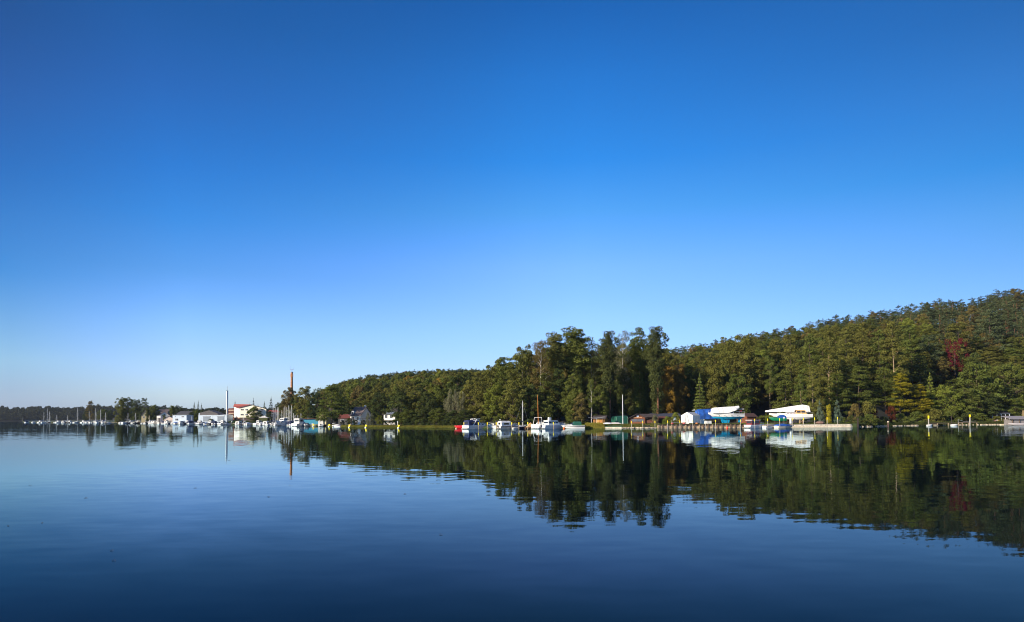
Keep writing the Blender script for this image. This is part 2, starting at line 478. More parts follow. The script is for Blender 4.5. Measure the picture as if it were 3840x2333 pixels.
def fast_mesh(name, V4, MBx=None, leaf=None, bark=None):
    """leaf quads plus an optional MB (bark) in one mesh"""
    nq = len(V4) // 4
    ev = np.array(MBx.v, float).reshape(-1, 3) if MBx else np.zeros((0, 3))
    me = bpy.data.meshes.new(name)
    me.vertices.add(len(V4) + len(ev))
    me.vertices.foreach_set('co', np.concatenate([V4, ev]).ravel())
    loops = list(range(len(V4))); starts = list(range(0, len(V4), 4)); tot = [4] * nq; mi = [0] * nq
    if MBx:
        for f in MBx.f:
            starts.append(len(loops)); tot.append(len(f)); mi.append(1 if leaf else 0)
            loops.extend(i + len(V4) for i in f)
    me.loops.add(len(loops)); me.loops.foreach_set('vertex_index', loops)
    me.polygons.add(len(starts)); me.polygons.foreach_set('loop_start', starts); me.polygons.foreach_set('loop_total', tot)
    for m in (leaf, bark):
        if m: me.materials.append(m)
    if MBx and leaf: me.polygons.foreach_set('material_index', mi)
    me.update(calc_edges=True)
    return me

def trunk_mb(H, r0, rng, lean=0.02, top=0.9, limbs=(), n=7):
    mb = MB(); pts, rs = [], []
    a, b = rng.uniform(-lean, lean), rng.uniform(-lean, lean)
    def ax(z):
        return (a * z + 0.012 * H * math.sin(z / H * 5 + a * 40), b * z + 0.012 * H * math.sin(z / H * 4 + b * 50))
    for i in range(8):
        z = H * top * i / 7
        x, y = ax(z)
        pts.append((x, y, z - (0.5 if i == 0 else 0))); rs.append(r0 * (1.25 if i == 0 else (1 - 0.88 * i / 7)))
    mb.tube(pts, rs, n)
    for (c, r) in limbs:
        zb = max(0.15 * H, c[2] - 0.55 * math.hypot(c[0], c[1]) - 0.5)
        x, y = ax(zb)
        mid = ((x + c[0]) / 2 + rng.uniform(-.3, .3), (y + c[1]) / 2, (zb + c[2]) / 2 + 0.1 * (c[2] - zb))
        rr = r0 * 0.35 * (1 - 0.6 * zb / H)
        mb.tube([(x, y, zb), mid, tuple(c)], [rr, rr * 0.7, rr * 0.25], 5, cap=False)
    return mb

def clumps_for(kind, rng):
    C = []
    if kind == 'broad':
        H, W = 20.0, 6.6
        for i in range(16):      # inner mass so that little shows through
            u = rng.uniform(0, 1); z = H * (0.2 + 0.62 * u); a = rng.uniform(0, 6.28)
            rr = W * 0.35 * math.sin(PI * (.15 + .7 * u)); C.append(((rr * math.cos(a), rr * math.sin(a), z), (1.9, 1.9, 1.7)))
        for i in range(25):
            u = (i + rng.uniform(0, 1)) / 25
            z = H * (0.13 + 0.76 * u); a = i * 2.4 + rng.uniform(-.5, .5)
            prof = W * max(0.2, (math.sin(PI * (0.14 + 0.80 * u ** 0.9))) ** 0.62)
            rl = rng.uniform(2.0, 3.1) * (1.08 - 0.4 * u)
            rr = max(0.3, prof - rl * 0.75) * rng.uniform(0.8, 1.12)
            L = (rr * math.cos(a), rr * math.sin(a), z)
            for k in range(9):
                d = sph(rng, 1)[0]; d[2] = abs(d[2]) * 0.9 + 0.02 if rng.random() < .75 else d[2] * .6
                d[0] += 0.5 * math.cos(a); d[1] += 0.5 * math.sin(a); d /= np.linalg.norm(d)
                q_ = rl * 0.62; s = rng.uniform(0.65, 1.15) * rl / 2.4
                C.append(((L[0] + d[0] * q_, L[1] + d[1] * q_, min(L[2] + d[2] * q_ * .8, H - .6)), (s * 1.1, s * 1.1, s * 0.72)))
    elif kind == 'oval':
        H, W = 30.0, 5.8
        for i in range(26):
            u = rng.uniform(0, 1); z = H * (0.14 + 0.72 * u); a = rng.uniform(0, 6.28)
            rr = W * 0.3; C.append(((rr * math.cos(a), rr * math.sin(a), z), (2.0, 2.0, 2.2)))
        for i in range(34):
            u = (i + rng.uniform(0, 1)) / 34
            z = H * (0.08 + 0.84 * u); a = i * 2.4 + rng.uniform(-.6, .6)
            prof = W * max(0.25, (math.sin(PI * (0.18 + 0.74 * u))) ** 0.5)
            rl = rng.uniform(1.9, 3.2) * (1.05 - 0.3 * u)
            rr = max(0.3, prof - rl * 0.7) * rng.uniform(0.75, 1.15)
            L = (rr * math.cos(a), rr * math.sin(a), z)
            for k in range(8):
                d = sph(rng, 1)[0]; d[2] = abs(d[2]) * 0.9 if rng.random() < .7 else d[2] * .6
                d[0] += 0.5 * math.cos(a); d[1] += 0.5 * math.sin(a); d /= np.linalg.norm(d)
                q_ = rl * 0.62; s = rng.uniform(0.65, 1.15) * rl / 2.4
                C.append(((L[0] + d[0] * q_, L[1] + d[1] * q_, min(L[2] + d[2] * q_, H - .6)), (s * 1.1, s * 1.1, s * 0.8)))
    elif kind == 'layered':
        H, W = 24.0, 6.6
        lob = rng.uniform(0.7, 1.15, 7)
        for i in range(100):
            u = rng.uniform(0.0, 1)
            z = H * (0.12 + 0.80 * u)
            a = rng.uniform(0, 2 * PI)
            prof = W * (1.02 - 0.72 * u ** 1.7) * lob[(int(a / (2 * PI) * 7) + int(u * 6) * 3) % 7]
            rr = prof * rng.uniform(0.45, 0.95)
            s = rng.uniform(1.2, 2.1) * (1.0 - 0.4 * u)
            C.append(((rr * math.cos(a), rr * math.sin(a), z - 0.05 * rr), (s * 1.3, s * 1.3, s * 0.48)))
    elif kind == 'ivy':
        H, W = 30.0, 4.6
        for i in range(16):
            u = rng.uniform(0, 1); z = H * (0.5 + 0.42 * u); a = rng.uniform(0, 6.28); rr = rng.uniform(0, 1.6)
            C.append(((rr * math.cos(a), rr * math.sin(a), z), (1.5, 1.5, 1.5)))
        for i in range(48):
            z = H * rng.uniform(0.12, 0.66); a = rng.uniform(0, 2 * PI); rr = rng.uniform(0.3, 1.5)
            s = rng.uniform(1.0, 1.5)
            C.append(((rr * math.cos(a), rr * math.sin(a), z), (s, s, s * 1.35)))
        for i in range(78):
            u = rng.uniform(0, 1); z = H * (0.50 + 0.47 * u); a = rng.uniform(0, 2 * PI)
            rr = W * math.sin(PI * (0.15 + 0.72 * u)) * rng.uniform(0.25, 1.0)
            s = rng.uniform(0.8, 1.6) * (1 - .3 * u)
            C.append(((rr * math.cos(a), rr * math.sin(a), z), (s * 1.15, s * 1.15, s * 0.7)))
    elif kind == 'pine':
        H, W = 18.0, 3.3
        for i in range(46):
            u = rng.uniform(0, 1); z = H * (0.34 + 0.62 * u); a = rng.uniform(0, 2 * PI)
            rr = W * (1.0 - 0.70 * u ** 1.8) * rng.uniform(0.25, 0.95)
            s = rng.uniform(0.75, 1.25) * (1.05 - 0.55 * u)
            C.append(((rr * math.cos(a), rr * math.sin(a), z), (s * 1.3, s * 1.3, s * 0.6)))
        C.append(((0, 0, H * 0.965), (0.35, 0.35, 0.8)))
    elif kind == 'spruce':
        H, W = 18.0, 3.4
        for k in range(15):
            u = k / 15; z = H * (0.05 + 0.9 * u); rw = W * (1 - u) ** 0.9 + 0.2
            m = max(3, int(9 * (1 - u)))
            for j in range(m):
                a = 2 * PI * j / m + k * 1.3 + rng.uniform(-.2, .2)
                f = rng.uniform(0.5, 0.75)
                C.append(((rw * f * math.cos(a), rw * f * math.sin(a), z - 0.12 * rw), (rw * 0.42 + .15, rw * 0.42 + .15, 0.55)))
        C.append(((0, 0, H * 0.96), (0.22, 0.22, 0.9)))
    elif kind == 'airy':
        H, W = 26.0, 4.6
        for i in range(85):
            u = rng.uniform(0, 1); z = H * (0.36 + 0.57 * u); a = rng.uniform(0, 2 * PI)
            rr = W * math.sin(PI * (0.12 + 0.74 * u)) * rng.uniform(0.2, 1.0)
            s = rng.uniform(0.6, 1.2)
            C.append(((rr * math.cos(a), rr * math.sin(a), z), (s * 1.2, s * 1.2, s * 0.8)))
    elif kind == 'bush':
        H, W = 5.0, 3.2
        for i in range(26):
            u = rng.uniform(0, 1); z = H * (0.05 + 0.85 * u); a = rng.uniform(0, 2 * PI)
            rr = W * math.sqrt(max(0.05, 1 - u ** 2)) * rng.uniform(0.3, 0.9)
            s = rng.uniform(0.55, 0.95)
            C.append(((rr * math.cos(a), rr * math.sin(a), z), (s * 1.2, s * 1.2, s * 0.8)))
    elif kind == 'willow':
        H, W = 16.0, 6.5
        for i in range(75):
            u = rng.uniform(0, 1); z = H * (0.08 + 0.82 * u); a = rng.uniform(0, 2 * PI)
            prof = W * (math.sin(PI * (0.25 + 0.62 * u))) ** 0.6
            rr = prof * rng.uniform(0.5, 0.95); s = rng.uniform(0.8, 1.4)
            C.append(((rr * math.cos(a), rr * math.sin(a), z), (s * .8, s * .8, s * 1.7)))
    elif kind == 'column':
        H, W = 9.0, 1.5
        for i in range(26):
            u = i / 25; z = H * (0.05 + 0.88 * u); a = rng.uniform(0, 2 * PI)
            rr = W * 0.35; s = W * 0.62 * (1 - .35 * u)
            C.append(((rr * math.cos(a), rr * math.sin(a), z), (s, s, s * 1.2)))
    elif kind == 'cone':
        H, W = 9.0, 2.8
        for i in range(60):
            u = rng.uniform(0, 1) ** 1.3; z = H * (0.05 + 0.9 * u); a = rng.uniform(0, 2 * PI)
            rr = W * (1 - u) ** 0.8 * rng.uniform(.5, .85); s = 0.35 + 0.55 * (1 - u)
            C.append(((rr * math.cos(a), rr * math.sin(a), z), (s, s, s * 1.1)))
    elif kind == 'vine':
        H, W = 16.0, 4.0
        for i in range(60):
            a = rng.uniform(0, 2 * PI); z = H * rng.uniform(0.05, 0.95)
            rr = W * (0.55 + 0.3 * math.sin(3 * a)) * (1 - 0.2 * z / H); s = rng.uniform(0.4, 0.9)
            C.append(((rr * math.cos(a), rr * math.sin(a), z), (s * .7, s * .7, s * 2.0)))
    return H, W, C
SPEC = {  # kind: (leaf size, density, up bias, jitter, leaf mat, bark mat, trunk radius, limb share, variants)
    'broad': (0.36, 0.75, 0.25, 0.6, LEAF, BARK, 0.38, 0.3, 4),
    'oval': (0.38, 0.72, 0.25, 0.6, LEAF, BARK, 0.42, 0.12, 3),
    'layered': (0.36, 0.75, 0.35, 0.55, LEAF, BARK, 0.34, 0.10, 4),
    'ivy': (0.32, 0.80, 0.15, 0.6, LEAF, PINEBARK, 0.42, 0.25, 3),
    'pine': (0.26, 0.70, 0.30, 0.55, NEEDLE, PINEBARK, 0.22, 0.3, 4),
    'spruce': (0.26, 0.75, 0.30, 0.5, NEEDLE, BARK, 0.22, 0.0, 2),
    'airy': (0.22, 0.42, 0.20, 0.8, LEAF, BIRCHBARK, 0.22, 0.25, 3),
    'bush': (0.26, 0.9, 0.25, 0.7, LEAF, BARK, 0.08, 0.2, 3),
    'willow': (0.26, 0.65, 0.0, 0.6, LEAF, BARK, 0.35, 0.2, 2),
    'column': (0.2, 1.0, 0.1, 0.5, NEEDLE, BARK, 0.12, 0.0, 1),
    'cone': (0.22, 1.0, 0.2, 0.5, NEEDLE, BARK, 0.14, 0.0, 1),
    'vine': (0.28, 0.55, 0.0, 0.6, LEAF, BARK, 0.3, 0.2, 1),
}
PROTO = {}
def proto(kind, v):
    key = (kind, v)
    if key in PROTO: return PROTO[key]
    sz, dens, up, jit, lm, bm, tr, ls, nv = SPEC[kind]
    rng = np.random.default_rng(hash_seed(kind) + v * 17)
    H, W, C = clumps_for(kind, rng)
    V4 = leaf_quads(C, rng, sz, dens, up, jit)
    limbs = [c for c in C if rng.random() < ls]
    tb = trunk_mb(H, tr, rng, top=(0.95 if kind in ('spruce', 'cone', 'column') else 0.86), limbs=limbs)
    PROTO[key] = dict(H=float(V4[:, 2].max()), W=W, V4=V4, tb=tb, leaf=lm, bark=bm, crown=None, trunk=None, whole=None)
    return PROTO[key]
def hash_seed(s): return sum(ord(c) * (i + 3) for i, c in enumerate(s)) % 1000
N_TREE = [0]
def place_tree(kind, x, Y, z, h, hw, color, label, cat='tree', name=None, group=None, parts=True, bark=None, rz=None, v=None):
    N_TREE[0] += 1
    if kind == 'broad' and h / hw > 3.9: kind = 'oval'
    nv = SPEC[kind][8]
    p = proto(kind, (v if v is not None else N_TREE[0]) % nv)
    rz = rnd.uniform(0, 2 * PI) if rz is None else rz
    sx, sz = hw / p['W'], h / p['H']
    j = rnd.uniform(0.88, 1.1)
    c = (color[0] * j * rnd.uniform(.96, 1.05), color[1] * j, color[2] * j, 1)
    name = name or {'pine': 'pine_tree', 'spruce': 'spruce_tree', 'bush': 'bush', 'cone': 'conical_tree', 'column': 'columnar_tree', 'willow': 'willow_tree', 'layered': 'alder_tree', 'oval': 'broadleaf_tree', 'ivy': 'tall_tree', 'airy': 'birch_tree'}.get(kind, 'broadleaf_tree')  # layered crowns belong to plain trees of unknown species
    if parts:
        if p['crown'] is None:
            p['crown'] = fast_mesh(kind + '_crown', p['V4'], None, p['leaf'])
            tm = bpy.data.meshes.new(kind + '_trunk'); tm.from_pydata(p['tb'].v, [], p['tb'].f); tm.materials.append(p['bark']); tm.update()
            p['trunk'] = tm
        root = empty(name, (x, Y, z), rz, label, cat, group)
        root.scale = (sx, sx, sz)
        cr = bpy.data.objects.new('crown', p['crown']); col.objects.link(cr); cr.color = c; cr.parent = root
        tr = bpy.data.objects.new('trunk', p['trunk']); col.objects.link(tr); tr.parent = root
        if bark:
            tr.material_slots[0].link = 'OBJECT'; tr.material_slots[0].material = bark
        return root
    if p['whole'] is None:
        p['whole'] = fast_mesh(kind + '_tree', p['V4'], p['tb'], p['leaf'], p['bark'])
    o = bpy.data.objects.new(name, p['whole']); col.objects.link(o)
    o.location = (x, Y, z); o.rotation_euler.z = rz; o.scale = (sx, sx, sz); o.color = c
    return tag(o, label, cat, group)
def tree_at(kind, px, top, Y, hwpx, color, label, zb=None, **k):
    hwpx *= {'ivy': 1.45, 'broad': 1.3, 'airy': 1.35, 'layered': 1.2, 'spruce': 1.15}.get(kind, 1.0)
    color = tuple(c * 1.6 for c in color)
    x = X(px, Y, 5); z = ground(x, Y) if zb is None else zb
    h = max(1.0, Z(px, top, Y) - z)
    return place_tree(kind, x, Y, z, h, hwpx * Y / F_PX, color, label, **k)

OLIVE = (0.088, 0.088, 0.021); DKGREEN = (0.042, 0.054, 0.017); GREEN = (0.070, 0.083, 0.019); PINEG = (0.052, 0.066, 0.030)
BROWNG = (0.098, 0.078, 0.026); YELG = (0.150, 0.132, 0.012); LIME = (0.098, 0.112, 0.020); ORNG = (0.145, 0.098, 0.02); GREYG = (0.10, 0.10, 0.055)
IVYG = (0.050, 0.056, 0.019); BLUEG = (0.060, 0.080, 0.055); REDV = (0.080, 0.009, 0.015)

OCC = np.full(400, 1e9)          # highest picture row already covered, per 10 px column, front to back
TODO = []
ORD = ['first', 'second', 'third', 'fourth', 'fifth', 'sixth', 'seventh', 'eighth', 'ninth', 'tenth'] + ['%sth' % n for n in range(11, 21)] + ['21st', '22nd', '23rd'] + ['%dth' % n for n in range(24, 31)] + ['31st', '32nd', '33rd'] + ['%dth' % n for n in range(34, 41)] + ['41st', '42nd', '43rd'] + ['%dth' % n for n in range(44, 60)]
def T(*a, **k): TODO.append((a, k))
# (kind, px, top row, distance, half width px, colour, label)
for i, (px, tp, Y, hw) in enumerate(((1330, 1572, 250, 14), (1362, 1574, 248, 14), (1400, 1576, 246, 12), (1442, 1576, 246, 14), (1462, 1577, 244, 14), (1480, 1574, 244, 12), (1285, 1576, 262, 10))):
    T('bush', px, tp, Y, hw, (.022, .03, .012), 'dark garden hedge bush below the two white houses, %s from left' % ORD[i], cat='bush')
for i, px in enumerate(range(1504, 1740, 22)):
    T('bush', px, 1566 + (i * 5) % 9, 224 - i * 1.2, 15 + (i * 3) % 5, (.030, .040, .014) if i % 3 else (.055, .062, .016), 'dark underwood bush at the edge of the grass shore wood, %s from left' % ORD[i], cat='bush', group='underwood bushes behind the grass shore')
T('bush', 3221, 1580, 197.5, 11, DKGREEN, 'tiny dark bush right against the end post of the concrete wall', cat='bush')
# --- the grove behind the moored cruisers
T('broad', 1845, 1362, 232, 42, OLIVE, 'rounded olive tree at the low left end of the tall grove')
T('broad', 1898, 1336, 226, 44, GREEN, 'full green tree rising behind the red boat end of the cruisers')
T('broad', 1962, 1290, 218, 44, OLIVE, 'domed olive tree above the moored canvas-backed cruiser')
T('airy', 2030, 1272, 214, 36, BROWNG, 'thin browning tree with a long pale bare trunk above the sailing boat', bark=BIRCHBARK)
T('ivy', 2082, 1243, 220, 38, OLIVE, 'tall olive tree just left of the widest crown of the grove')
T('ivy', 2152, 1223, 222, 52, GREEN, 'widest and tallest crown of the grove with sky showing under it', v=1)
T('airy', 2218, 1262, 226, 28, BROWNG, 'thin brownish tree beside the widest crown of the grove')
T('ivy', 2282, 1240, 214, 34, IVYG, 'ivy-clad tree with a thick bare trunk foot beside the small hut', v=0)
T('airy', 2336, 1238, 224, 30, GREYG, 'greyish thin-leaved birch above the flagpole', bark=BIRCHBARK)
T('ivy', 2394, 1226, 226, 36, GREEN, 'tall green tree second from the right end of the grove', v=2)
T('ivy', 2462, 1223, 216, 36, IVYG, 'dark ivy-covered column tree at the right end of the grove', v=0)
T('airy', 2218, 1420, 203, 16, GREEN, 'slim birch with a white trunk left of the small hut', bark=BIRCHBARK)
# lower layer of the grove
T('broad', 1800, 1432, 219, 40, OLIVE, 'low olive tree directly behind the red boat')
T('broad', 1862, 1440, 212, 42, LIME, 'yellowish green tree behind the first canvas cruiser')
T('broad', 1925, 1425, 208, 44, OLIVE, 'broad olive tree behind the white tented boat')
T('broad', 1985, 1440, 210, 40, DKGREEN, 'dark dense tree behind the sailing boat with the pale mast')
T('layered', 2040, 1400, 211, 38, GREEN, 'green layered tree behind the orange wooden mast')
T('layered', 2095, 1380, 214, 38, DKGREEN, 'dark layered tree behind the arched flybridge boat')
T('broad', 2150, 1400, 210, 36, GREEN, 'bushy green tree behind the striped runabout')
T('broad', 2180, 1470, 205, 26, BROWNG, 'small brown-tinged tree beside the end of the striped runabout')
T('broad', 2250, 1440, 210, 30, GREEN, 'green undergrowth tree above the small hut')
T('ivy', 2330, 1380, 222, 22, DKGREEN, 'dark narrow tree behind the flagpole')
T('ivy', 2420, 1330, 228, 24, DKGREEN, 'dark narrow tree behind the clubhouse roof')
T('broad', 2375, 1420, 232, 34, IVYG, 'dark ivy-green tree in the shade behind the clubhouse')
for i, px in enumerate(range(1870, 2500, 31)):
    sk = float(np.interp(px, [1860, 1910, 1960, 2040, 2085, 2150, 2215, 2280, 2340, 2400, 2470, 2510], [1362, 1335, 1300, 1285, 1262, 1250, 1290, 1262, 1275, 1255, 1250, 1310]))
    T(('broad', 'ivy', 'broad')[i % 3], px, sk + 14 + 22 * ((i * 7) % 5) / 4, 242 + (i * 5) % 9, 34, (OLIVE, GREEN, DKGREEN, OLIVE, BROWNG)[i % 5], '%s tree in the back row of the tall grove, %s from its left end' % (('olive', 'green', 'dark green', 'olive', 'brown-tinged')[i % 5], ORD[i]))
for i, px in enumerate(range(1880, 2500, 44)):
    T('broad', px, 1395 + 12 * ((i * 5) % 4), 233 + (i * 5) % 7, 36, (DKGREEN, IVYG, GREEN)[i % 3], 'shaded undergrowth tree inside the tall grove, %s from its left end' % ORD[i])
# --- right of the grove
T('broad', 2502, 1368, 228, 26, (0.14, 0.088, 0.018), 'orange-yellow autumn tree right of the dark column tree')
T('broad', 2546, 1364, 232, 28, (0.105, 0.075, 0.02), 'russet brown autumn tree above the white tent')
T('broad', 2586, 1385, 236, 24, DKGREEN, 'dark green shaded tree left of the layered spruce')
T('spruce', 2625, 1398, 216, 30, GREEN, 'broad green spruce just behind the blue tarpaulin boat')
T('broad', 2680, 1330, 226, 42, OLIVE, 'olive tree rising behind the blue tarpaulin boat')
T('broad', 2735, 1262, 240, 44, OLIVE, 'high olive tree above the cyan-keeled yacht')
T('broad', 2795, 1250, 236, 46, OLIVE, 'big rounded olive tree above the maroon cabin boat')
T('broad', 2765, 1400, 222, 46, GREEN, 'lower green tree right behind the cyan-keeled yacht')
T('airy', 2890, 1330, 232, 22, GREEN, 'thin tree with pale leaning trunks in the dark gap', bark=PALEBARK)
T('layered', 2912, 1268, 246, 42, OLIVE, 'layered olive tree right of the dark gap in the wood')
T('layered', 2968, 1252, 240, 42, OLIVE, 'layered tree above the tan-canopied yacht')
T('layered', 3038, 1250, 236, 44, GREEN, 'tall layered tree above the stern of the tan-canopied yacht')
T('layered', 2948, 1385, 222, 44, GREEN, 'lower layered tree behind the tan-canopied yacht')
T('layered', 3004, 1400, 214, 26, GREEN, 'thin-crowned tree with a bare tan trunk behind the yacht cabin', bark=PALEBARK, v=1)
T('layered', 3050, 1370, 213, 28, OLIVE, 'twin-trunked tan tree beside the end of the tan-canopied yacht', bark=PALEBARK, v=3)
T('layered', 3112, 1240, 228, 46, OLIVE, 'tall layered tree with a long sunlit bare trunk', bark=PALEBARK, v=2)
T('layered', 3140, 1400, 222, 42, GREEN, 'drooping layered tree behind the blue-green cone tree')
T('layered', 3178, 1240, 250, 42, OLIVE, 'olive tree in the wood right of the long bare trunk')
T('layered', 3240, 1210, 246, 48, OLIVE, 'high olive layered tree over the end of the concrete wall')
T('layered', 3225, 1370, 226, 46, GREEN, 'layered green tree over the end of the concrete wall')
T('layered', 3300, 1235, 244, 46, GREEN, 'green layered tree left of the tall pale-stemmed one')
T('layered', 3354, 1200, 240, 50, OLIVE, 'tallest olive tree with a long pale stem right of the wall', bark=PALEBARK, v=1)
T('layered', 3320, 1380, 232, 44, GREEN, 'green layered tree with thin trunks above the red shrubs')
T('layered', 3420, 1225, 262, 46, GREEN, 'dense layered tree left of the crimson creeper')
T('layered', 3455, 1330, 252, 44, DKGREEN, 'dark layered tree beside the crimson creeper')
T('layered', 3490, 1255, 272, 44, PINEG, 'dark blue-green tree touching the crimson creeper from the left')
T('layered', 3600, 1205, 290, 52, OLIVE, 'olive tree carrying the crimson creeper')
T('vine', 3586, 1266, 272, 50, REDV, 'crimson creeper hanging over a tree on the wooded slope', name='climbing_creeper', cat='creeper', zb=Z(3582, 1400, 272))
T('layered', 3718, 1160, 300, 56, PINEG, 'spreading blue-green pine up the slope right of the crimson creeper')
T('broad', 3668, 1352, 248, 62, GREEN, 'wide green tree below the crimson creeper')
T('broad', 3768, 1356, 254, 58, GREEN, 'wide green tree above the white garden house')
T('broad', 3845, 1372, 257, 48, LIME, 'yellowish green tree at the far right above the boathouse')
T('broad', 3620, 1450, 240, 46, GREEN, 'lower green tree behind the small dock')
T('broad', 3545, 1440, 239, 46, LIME, 'lower green tree right of the bright green pointed one')
T('broad', 3700, 1470, 243, 44, DKGREEN, 'dark low tree left of the white garden house')
T('broad', 3805, 1490, 247, 36, GREEN, 'low green tree behind the boathouse')
T('layered', 3378, 1398, 230, 40, YELG, 'golden yellow-green larch above the red shrubs')
T('layered', 3452, 1440, 234, 34, YELG, 'smaller yellow-green tree right of the golden larch')
T('spruce', 3490, 1396, 240, 28, LIME, 'bright green pointed conifer right of the golden larch')
T('cone', 3139, 1497, 206, 22, BLUEG, 'blue-green cone-shaped conifer behind the concrete wall')
T('column', 3107, 1514, 205, 12, YELG, 'yellow-green columnar conifer between two blue-green ones')
T('cone', 3074, 1500, 208, 18, BLUEG, 'blue-green columnar conifer left of the yellow-green column')
# shrubs along the right bank
for px, top, Y, hw, c, lb in ((3205, 1512, 206, 26, BROWNG, 'brownish shrub in the shade beyond the wall lawn'), (3250, 1500, 207, 40, OLIVE, 'olive shrub just beyond the end of the concrete wall'),
    (3279, 1522, 209, 20, (0.055, 0.018, 0.010), 'red-leaved shrub on the left of the two'), (3340, 1518, 214, 20, (0.060, 0.018, 0.010), 'red-leaved shrub beside the golden larch'),
    (3262, 1552, 202, 32, GREEN, 'green shrub overhanging the water at the wall end'), (3226, 1560, 200, 22, DKGREEN, 'dark shrub hugging the end post of the wall'),
    (3310, 1560, 210, 26, DKGREEN, 'dark low shrub below the left red shrub'), (3378, 1548, 218, 34, GREEN, 'green bank shrub right of the lone brown post'),
    (3440, 1540, 222, 34, GREEN, 'green bank shrub left of the yellow-topped pile'), (3505, 1530, 226, 36, OLIVE, 'olive bank shrub behind the dock planks'),
    (3565, 1538, 229, 34, GREEN, 'green bank shrub behind the middle of the dock'), (3625, 1545, 232, 32, DKGREEN, 'dark bank shrub behind the right end of the dock'),
    (3680, 1548, 235, 30, GREEN, 'green bank shrub below the white garden house'), (3735, 1560, 237, 28, OLIVE, 'olive bank shrub left of the boathouse'),
    (3790, 1535, 245, 32, GREEN, 'green shrub behind the boathouse roof'), (3160, 1563, 205, 20, GREEN, 'small green shrub at the foot of the cone conifer'),
    (3195, 1556, 206, 20, DKGREEN, 'dark shrub near the wall end lawn'), (2458, 1556, 195, 16, GREYG, 'grey-green willow bush right of the clubhouse'),
    (2500, 1560, 202, 18, LIME, 'yellow-green bush behind the timber wharf'), (2532, 1545, 205, 20, LIME, 'taller yellow-green hedge bush left of the white tent'),
    (2180, 1574, 206, 26, DKGREEN, 'dark hedge beside the striped runabout'), (2140, 1570, 207, 28, GREEN, 'green hedge behind the striped runabout'),
    (2790, 1545, 214, 20, GREEN, 'green bush behind the brown shed'), (2855, 1556, 216, 24, GREEN, 'green bush behind the maroon cabin boat'), (2885, 1553, 218, 22, LIME, 'bright bush left of the green hull'),
    (2060, 1572, 205, 30, DKGREEN, 'dark bush behind the arched flybridge boat'), (1990, 1570, 206, 34, DKGREEN, 'dark bush behind the small yellow tent boat'),
    (1930, 1565, 207, 34, OLIVE, 'olive bush behind the white tented boat'), (1870, 1560, 208, 36, GREEN, 'green bush behind the second cruiser'), (1810, 1560, 209, 36, OLIVE, 'olive bush behind the first canvas cruiser'),
    (3055, 1560, 208, 18, DKGREEN, 'dark bush behind the stern of the tan-canopied yacht')):
    T('bush', px, top, Y, hw, c, lb, cat='bush')
